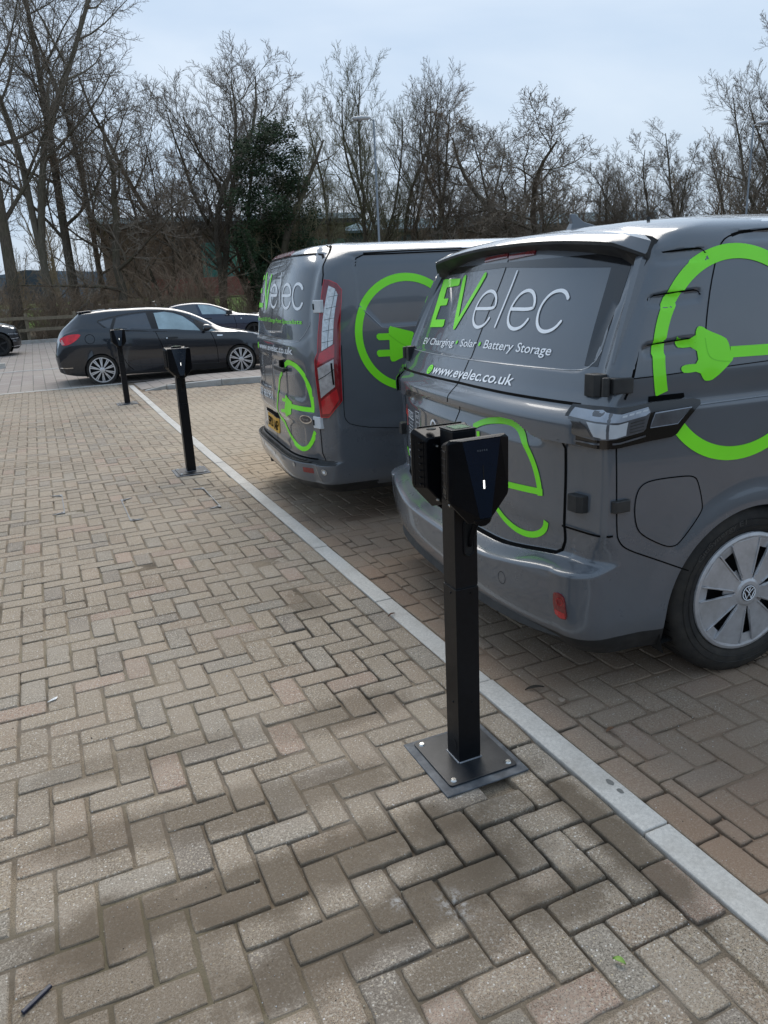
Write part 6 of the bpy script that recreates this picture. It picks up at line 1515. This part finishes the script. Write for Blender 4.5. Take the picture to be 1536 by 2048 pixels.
def tree(kind, deg, d, H, label, bark=M_bark, twig=M_twig, name='bare_tree', rz=None, wide=1.0, z=-.05):
    rz = rz if rz is not None else rnd.uniform(0, 6.28)
    H0 = HT[kind]; k = H/H0
    x, y = pol(deg, d)
    key = (kind, bark.name, twig.name)
    if key not in made:
        if any(q[0] == kind for q in made):
            src = made[[q for q in made if q[0] == kind][0]]; t = dup(src, (x, y, z), rz, label, (k*wide, k*wide, k))
            for c in t.children: c.data = c.data.copy(); c.data.materials[0] = bark if c.name.startswith('trunk') else twig
            made[key] = t
        else: made[key] = TT[kind].make(name, label, (x, y), rz, G_, bark, twig); made[key].scale = (k*wide, k*wide, k); made[key].location.z = z
        return made[key]
    return dup(made[key], (x, y, z), rz, label, (k*wide, k*wide, k))
tree('tall', -1.0, 37, 21, 'tall bare tree whose dark trunk stands at the left edge of the picture', rz=.5)
tree('fork', 1.3, 39, 20, 'tall bare tree with pale lower trunk just right of the left edge tree', bark=M_barkp, rz=2.0)
tree('tall', 2.9, 43, 19.5, 'tall bare tree, third trunk from the left, rising above the hatchback tail', rz=3.6)
tree('thin', 4.6, 46, 17.5, 'slim bare tree fourth from the left beside the crooked dark tree', rz=1.0)
tree('crook', 5.1, 39, 10.8, 'crooked spreading dark bare tree with arching limbs above the hatchback roof', rz=.3, wide=1.1)
tree('thin', -3.4, 44, 18, 'slim bare tree cut off by the left edge', rz=4)
tree('small', 8.2, 44, 10, 'thin many-stemmed bare tree between the crooked tree and the tall middle tree', twig=M_twigb)
tree('vase', 12.7, 43, 15.4, 'broad bare tree with upswept fan of branches left of the ivy-clad tree', rz=.8, wide=1.2)
tree('vase', 15.3, 47, 13.4, 'upswept bare tree directly behind the ivy-clad tree', rz=2.6, wide=1.0)
tree('thin', 20.4, 50, 12.6, 'slender olive-twigged bare tree right of the ivy-clad tree', twig=M_twigg, rz=1)
tree('vase', 22.8, 54, 15.6, 'tall bare tree with dense upright twigs left of the nearest lamp post', twig=M_twigg, rz=4.2, wide=.72)
tree('vase', 25.6, 55, 16.4, 'tallest bare tree of the middle group, right of the nearest lamp post', rz=.2, wide=.8)
tree('thin', 27.4, 52, 12.8, 'dense brown twiggy alder-like tree in the middle group', twig=M_twigb, rz=2, wide=1.2)
tree('vase', 28.9, 56, 13.6, 'bare tree at the right end of the middle group with outstretched limbs', rz=3.9, wide=1.0)
tree('small', 32.4, 62, 9.2, 'small bare tree in the gap right of the middle group')
tree('round', 36.1, 50, 12.9, 'round-headed forked bare tree standing alone above the near van roof fin', rz=2.3, wide=1.25)
tree('small', 34.2, 60, 8.6, 'low bare tree left of the round-headed tree'); tree('small', 38.6, 58, 8.4, 'low bare tree right of the round-headed tree')
tree('vase', 41.6, 60, 10.2, 'bare tree with fine upright crown right of the round-headed tree', twig=M_twig, rz=1.4)
tree('small', 43.6, 57, 10.6, 'thin bare tree between the two broader crowns near the right edge', rz=3)
tree('thin', 45.4, 58, 11.8, 'dark dense-twigged upright tree left of the farthest right lamp', rz=5, wide=1.25)
tree('vase', 48.0, 56, 11.6, 'broad bare tree behind the right-hand lamp post', rz=5.5, wide=.9)
tree('vase', 51.6, 47, 11.8, 'tall bare tree leaning into the right edge of the picture', rz=1.9, wide=.95)
tree('vase', 54.5, 50, 15.5, 'bare tree whose outermost twigs reach in at the right edge of the picture', rz=.9)
tree('small', 18.9, 44, 9.5, 'small mossy bare tree in front of the dark ivy', twig=M_twigg, rz=2.2)
# far wood: one mass of thin stems and twigs
def far_wood():
    m = MB(); r = random.Random(9)
    protos = []
    for sd in range(5):
        t = Tree(40+sd, 9.5, .10, kids=(12, 6, 5, 3), ang=(36, 38, 36, 34), lenf=(.36, .5, .5, .5), up=(.2, .2, .15, .1), base=.08, shape=.7, wob=.08, stems=2, spread=.2, twr=.016, maxl=3)
        protos.append((t.tr.v+t.cr.v, t.tr.f+[tuple(i+len(t.tr.v) for i in f) for f in t.cr.f]))
    for k in range(44):
        deg = -9 + 70*k/43 + r.uniform(-.5, .5); d = r.uniform(66, 96); x, y = pol(deg, d)
        if 7.5 < deg < 18.5 and d < 90: d = r.uniform(98, 112); x, y = pol(deg, d)
        v, f = protos[r.randrange(5)]; s_ = r.uniform(.85, 1.25); a = r.uniform(0, 6.28); c_, n_ = math.cos(a)*s_, math.sin(a)*s_
        m.add([(x+p[0]*c_-p[1]*n_, y+p[0]*n_+p[1]*c_, p[2]*s_) for p in v], f)
    o = m.build('distant_wood', M_twigb, None); o['kind'] = 'stuff'
far_wood()
# ---- scrub below the trees: separate bushes near the fence, one tangle behind
def bush_mesh(seed, h, w, n, mat, rad=.006, arch=.5):
    r = random.Random(seed); m = MB()
    for k in range(n):
        a = r.uniform(0, 6.28); b = Vector((math.cos(a)*r.uniform(0, .35)*w, math.sin(a)*r.uniform(0, .35)*w, 0)); d = Vector((math.cos(a)*r.uniform(.1, .9)*w/h, math.sin(a)*r.uniform(.1, .9)*w/h, 1)).normalized(); L = h*r.uniform(.6, 1.15)
        p = b
        for i in range(5):
            d = (d+Vector((r.gauss(0, .18), r.gauss(0, .18), r.gauss(0, .1)-arch*.14*i))).normalized(); q = p+d*L/5
            seg_tube(m, p, q, rad*(1.6-.25*i), rad*(1.35-.25*i), 3)
            for j in range(3):
                e = (d+Vector((r.gauss(0, .6), r.gauss(0, .6), r.gauss(.2, .4)))).normalized(); e2 = p.lerp(q, r.random()); seg_tube(m, e2, e2+e*L*r.uniform(.08, .22), rad*.7, rad*.3, 3)
            p = q
    return m
bm_ = [bush_mesh(60+i, 2.6, 1.3, 70, None) for i in range(3)]
bush_labels = [('leafless brown bush behind the fence at the left edge', -2.2, 36.5), ('leafless brown bush behind the fence before the pale trunk', .6, 37), ('leafless bush between the second and third tall trunks', 2.1, 38), ('leafless reddish bush left of the hedge above the hatchback tail', 3.8, 39.5),
               ('tall arching brown bush right of the hedge', 10.6, 38.5), ('arching brown bush before the far brick wall', 11.9, 39.5), ('olive bush at the foot of the ivy-clad tree', 14.6, 39), ('brown bush behind the middle of the hedge', 6.6, 41), ('sprawling bush right of the fan-shaped tree trunk', 13.5, 40), ('dense bush beyond the far van roof', 19.5, 44), ('low bush under the olive-twigged tree', 21.5, 46)]
b0 = None
for k, (lb, dg, dd_) in enumerate(bush_labels):
    x, y = pol(dg, dd_); t = thing('bush', lb, 'bush', (x, y, -.05), rnd.uniform(0, 6), 'leafless bushes under the trees')
    s_ = rnd.uniform(.85, 1.3); t.scale = (s_*1.2, s_*1.2, s_*(1.25 if k in (4, 5) else .95))
    if k < 3: ms = bm_[k].build('stems', M_twigb, t); bm_[k] = ms.data
    else: o = bpy.data.objects.new('stems', bm_[k % 3]); COL.objects.link(o); o.parent = t
def tangle():
    m = MB(); r = random.Random(3)
    for k in range(150):
        deg = r.uniform(-6, 33); d = r.uniform(38, 62); x, y = pol(deg, d)
        if 9.5 < deg < 18.5 and d > 41: continue
        h = r.uniform(1.2, 3.2) if deg < 9.5 else r.uniform(.5, 1.1) if deg < 19 else r.uniform(1.5, 3)
        for j in range(16):
            a = r.uniform(0, 6.28); p = Vector((x+r.gauss(0, .7), y+r.gauss(0, .7), -.05)); dr = Vector((math.cos(a)*.4, math.sin(a)*.4, 1)).normalized()
            for i in range(4):
                dr = (dr+Vector((r.gauss(0, .25), r.gauss(0, .25), -.07*i))).normalized(); q = p+dr*h/4; seg_tube(m, p, q, .012, .010, 3)
                for jj in range(3):
                    e = (dr+Vector((r.gauss(0, .7), r.gauss(0, .7), r.gauss(.1, .4)))).normalized(); seg_tube(m, q, q+e*h*.16, .007, .003, 3)
                p = q
    o = m.build('undergrowth', M_twigb, None); o['kind'] = 'stuff'
tangle()
# ---- leaf masses: ivy tree, hedge
def leaf_mat(name, a, b_, tr=.15):
    m, nt, b = newmat(name); g = nt.nodes.new('ShaderNodeNewGeometry')
    c = mix(nt, ramp(nt, g.outputs['Random Per Island'], [(0, 0.), (1, 1.)]), a, b_); c = mix(nt, ramp(nt, noi(nt, 1.3, 3, .6, g.outputs['Position']), [(.4, 0.), (.65, .6)]), c, tuple(x*1.5 for x in b_))
    nt.links.new(c, b.inputs['Base Color']); b.inputs['Roughness'].default_value = .75; b.inputs['Specular IOR Level'].default_value = .15
    return m
M_ivy = leaf_mat('ivy_leaves', (.010, .022, .010), (.030, .050, .020)); M_hedge = leaf_mat('hedge_leaves', (.045, .036, .020), (.085, .062, .034))
def leaves(m, r, c, rad, n, size):
    for _ in range(n):
        v = Vector((r.gauss(0, 1), r.gauss(0, 1), r.gauss(0, 1))); v = v.normalized()*(r.random()**.4)
        p = Vector(c)+Vector((v.x*rad[0], v.y*rad[1], v.z*rad[2])); a = Vector((r.gauss(0, 1), r.gauss(0, 1), r.gauss(0, 1)-.3)).normalized(); b = a.orthogonal().normalized(); s_ = size*r.uniform(.6, 1.3)
        m.add([p, p+(a+b*.5)*s_, p+a*s_*1.7, p+(a-b*.5)*s_], [(0, 1, 2, 3)])
iv = TT['small']; ivt = Tree(77, 9.3, .20, kids=(12, 7, 5, 3), ang=(45, 42, 40, 36), lenf=(.34, .5, .5, .5), up=(.15, .2, .15, .1), base=.2, wob=.08, lean=(-.10, 0))
x, y = pol(17.0, 40.5); t = ivt.make('ivy_tree', 'dark evergreen ivy-smothered tree just left of the far van', (x, y), .4, G_, M_bark, M_twigg)
m = MB(); r = random.Random(8)
for k in range(110):
    h = r.uniform(1.4, 9.3); w_ = 2.2*math.sin(math.pi*min(1, max(.12, (h-.6)/9.6)))**.7; a = r.uniform(0, 6.28); q = r.random()**.6*w_
    leaves(m, r, (math.cos(a)*q-.10*h*.3, math.sin(a)*q, h), (r.uniform(.35, .75), r.uniform(.35, .75), r.uniform(.35, .7)), 260, .085)
m.build('foliage', M_ivy, t)
for lb, dg, dd_, hh in (('ivy column wrapped round the trunk of the fan-shaped tree', 14.9, 41.5, 6.0), ('short ivy-clad stump leaning left of the far van', 15.9, 38.5, 4.4)):
    x, y = pol(dg, dd_); t = thing('ivy_clad_tree', lb, 'tree', (x, y, -.05), 0, 'ivy-clad trunks'); m = MB(); lean_ = -.22 if hh < 5 else .02
    m.tube([(lean_*h, 0, h) for h in (0, hh*.3, hh*.6, hh)], [.2, .17, .14, .08], 8); m.build('trunk', M_bark, t, smooth=True)
    m = MB()
    for k in range(22): h = hh*k/21; leaves(m, r, (lean_*h+r.gauss(0, .10), r.gauss(0, .10), h), (.42, .42, .4), 130, .08)
    m.build('foliage', M_ivy, t)
def hedge(label, deg0, deg1, d, h, w_):
    x0, y0 = pol(deg0, d); x1, y1 = pol(deg1, d); t = thing('hedge', label, 'hedge', (x0, y0, -.05), math.atan2(y1-y0, x1-x0), 'clipped bare hedge'); L = math.hypot(x1-x0, y1-y0)
    m = MB(); r = random.Random(int(deg0*7)); n = int(L*700)
    for k in range(n):
        u_ = r.uniform(0, L); e = .25*min(1, min(u_, L-u_)/.4); v = r.gauss(0, .33)*w_; top = h*(.80+.2*e*4)*(1-.12*(v/w_)**2)+.08*noise.noise(Vector((u_*.9, v, 0)))
        z = top*(1-abs(r.gauss(0, .22))); z = max(.05, z); p = Vector((u_, v, z)); d_ = Vector((r.gauss(0, .6), r.gauss(0, .6), r.gauss(.5, .5))).normalized()*r.uniform(.06, .2); seg_tube(m, p, p+d_, .007, .003, 3)
    m.build('twigs', M_twigb, t)
    m = MB(); leaves(m, r, (L/2, 0, h*.5), (L*.55, w_*.5, h*.48), int(L*520), .035); m.build('leaves', M_hedge, t)
hedge('clipped brown hedge above the hatchback, left half', 4.6, 7.6, 37, 1.45, .55); hedge('clipped brown hedge above the hatchback roof, right half', 7.75, 9.9, 36.8, 1.55, .6)
# ---- timber fence
M_wood = bark_mat('weathered_timber', (.16, .125, .085), (.30, .245, .175), .1)
fa = Vector(pol(-6.5, 35.2)); fb = Vector(pol(4.3, 34.9)); fd = (fb-fa); FL = fd.length
t = thing('timber_fence', 'two-rail weathered timber fence at the far left beyond the parked cars', 'fence', (fa.x, fa.y, 0), math.atan2(fd.y, fd.x))
for k in range(int(FL/1.85)+1):
    m = MB(); m.box((k*1.85, .0, .56), (.13, .10, 1.16)); m.build('fence_post', M_wood, t, bevel=.01)
for z in (.50, .95):
    for k in range(int(FL/1.85)):
        m = MB(); m.box((k*1.85+.925, -.075, z+rnd.gauss(0, .012)), (1.86, .045, .13), M=Matrix.Rotation(rnd.gauss(0, .006), 4, 'Y')); m.build('rail', M_wood, t, bevel=.006)
# white rail fence beyond, deep in the wood
t = thing('white_rail', 'distant pale rail half hidden in the scrub at the left', 'fence', (*pol(-5, 47), 0), 0)
m = MB(); m.box((4, 0, 1.25), (9, .05, .10)); m.build('rail', simple('pale_rail', (.45, .45, .40), .7), t)
for k in range(4): m = MB(); m.box((.5+2.3*k, 0, .6), (.1, .1, 1.25)); m.build('fence_post', simple('pale_rail', (.45, .45, .40), .7), t)
# ---- rising lawn and the building behind it
M_lawn = M_grass
gs_ = [(-40, 53, .06), (75, 53, .06), (75, 64, 1.2), (-40, 64, 1.2), (75, 120, 1.6), (-40, 120, 1.6)]
me = bpy.data.meshes.new('lawn_bank'); me.from_pydata(gs_, [], [(0, 1, 2, 3), (3, 2, 4, 5)]); o = link('lawn_bank', me, None, M_grass); o['kind'] = 'structure'
M_brick2 = simple('red_brick', (.26, .085, .065), .85, var=.2, sc=9); M_clad = simple('green_cladding', (.035, .16, .125), .45, var=.2, sc=1.5, coat=.2); M_roof = simple('pale_roof', (.50, .53, .55), .5, var=.1, sc=1); M_wallb = simple('brown_brick', (.17, .11, .08), .85, var=.2, sc=4)
M_lamp = simple('lit_lamp', (1, .95, .8), .5, emit=((1, .86, .6), 9))
bx_, by_ = pol(13.4, 83); bt = thing('office_building', 'low building of green glass over red brick with pale roof, behind the bare trees', 'building', (bx_, by_, 1.4), R(-8))
def part(name, mat, *boxes, par=bt, bev=0):
    m = MB()
    for c, d in boxes: m.box(c, d)
    return m.build(name, mat, par, bevel=bev)
part('brick_wall', M_brick2, ((2, 0, .9), (20, 9, 1.8))); part('upper_wall', M_wallb, ((-7.5, 1, 4.2), (9.0, 8.4, 4.8))); gl = part('glass_wall', M_clad, ((4.3, .3, 3.4), (14.5, 8.8, 3.2)))
for k in range(9): part('mullion', M_ctrim, ((-2.6+1.75*k, -4.15, 3.4), (.08, .08, 3.2)), par=gl)
part('roof', M_roof, ((0, 0, 7.0), (26, 12, .5))); part('eaves', M_ctrim, ((0, -.2, 6.55), (25, 11.5, .4))); part('fascia_wall', M_wallb, ((4.3, .5, 5.7), (14.5, 8.4, 1.5)))
for dx, z in ((.6, 4.0), (-6.4, 6.0)):
    l = MB(); l.lathe((dx, -4.6, z), (0, 0, 1), [(.01, -.14), (.14, -.06), (.17, .04), (.06, .12), (.01, .13)], 12); l.build('wall_light', M_lamp, bt)
wx, wy = pol(28, 128); wt = thing('warehouse', 'long pale-roofed warehouse far behind the trees on the right', 'building', (wx, wy, 0), R(-14))
part('wall', simple('dark_cladding', (.05, .065, .06), .7), ((0, 0, 4.6), (64, 18, 9.2)), par=wt); part('roof', simple('bright_roof', (.62, .68, .70), .6), ((0, 0, 10.1), (66, 20, 1.5)), par=wt); part('gutter', simple('dark_gutter', (.06, .08, .075), .6), ((0, -10.2, 9.3), (66, .3, .35)), par=wt)
# distant blue hill line
hv = [(-420+14*i, 760, -5) for i in range(80)] + [(-420+14*i, 760+40*math.sin(i), 26+9*noise.noise(Vector((i*.11, 0, 0)))+5*noise.noise(Vector((i*.5, 3, 0)))) for i in range(80)] + [(-420+14*i, 860, -5) for i in range(80)]
me = bpy.data.meshes.new('hills'); me.from_pydata(hv, [], [(k*80+i, k*80+i+1, (k+1)*80+i+1, (k+1)*80+i) for k in (0, 1) for i in range(79)]); o = link('hills', me, None, simple('hill', (.10, .14, .17), .9, sc=.02)); o['kind'] = 'structure'
# ---- lamp posts
M_galv = simple('galvanised_steel', (.26, .29, .32), .5, metal=.4, var=.1); M_lhead = simple('lamp_head_grey', (.50, .52, .53), .45)
def lamp(deg, d, H, label, sgn, src=None, lean=0):
    x, y = pol(deg, d)
    if src: 
        o = dup(src, (x, y, -.05), R(-deg) if sgn < 0 else R(-deg+180), label, sc=(1, 1, H/8.0)); return o
    t = thing('street_lamp', label, 'street lamp', (x, y, -.05), R(-deg) if sgn < 0 else R(-deg+180), 'car park street lamps')
    m = MB(); m.tube([(0, 0, 0), (0, 0, 1.2)], .085, 12); m.tube([(0, 0, 1.2), (0, 0, H)], [.055, .038], 12); m.build('pole', M_galv, t, smooth=True, sharp=40)
    m = MB(); m.tube([(0, 0, H-.04), (-.14, 0, H+.04)], .035, 8)
    m.lathe((-.52, 0, H+.07), (1, 0, 0), [(.02, -.36), (.12, -.28), (.16, 0), (.13, .28), (.05, .40)], 14)
    for i, v in enumerate(m.v): m.v[i] = (v[0], v[1]*1.1, H+.07+(v[2]-H-.07)*.55) if v[0] < -.15 else v
    h = m.build('lamp_head', M_lhead, t, smooth=True, sharp=50)
    m = MB(); m.lathe((-.56, 0, H+.0), (0, 0, 1), [(.02, -.05), (.10, -.045), (.13, 0)], 14); m.build('lamp_glass', M_lens, h, smooth=True); return t
l0 = lamp(24.15, 33.5, 8.0, 'nearest tall galvanised street lamp, above the far van roof, head pointing left', -1)
lamp(48.7, 43.0, 8.0, 'street lamp near the right edge with head pointing right', 1, l0)
lamp(35.6, 60.5, 8.0, 'small distant street lamp left of the near van roof fin', -1, l0)
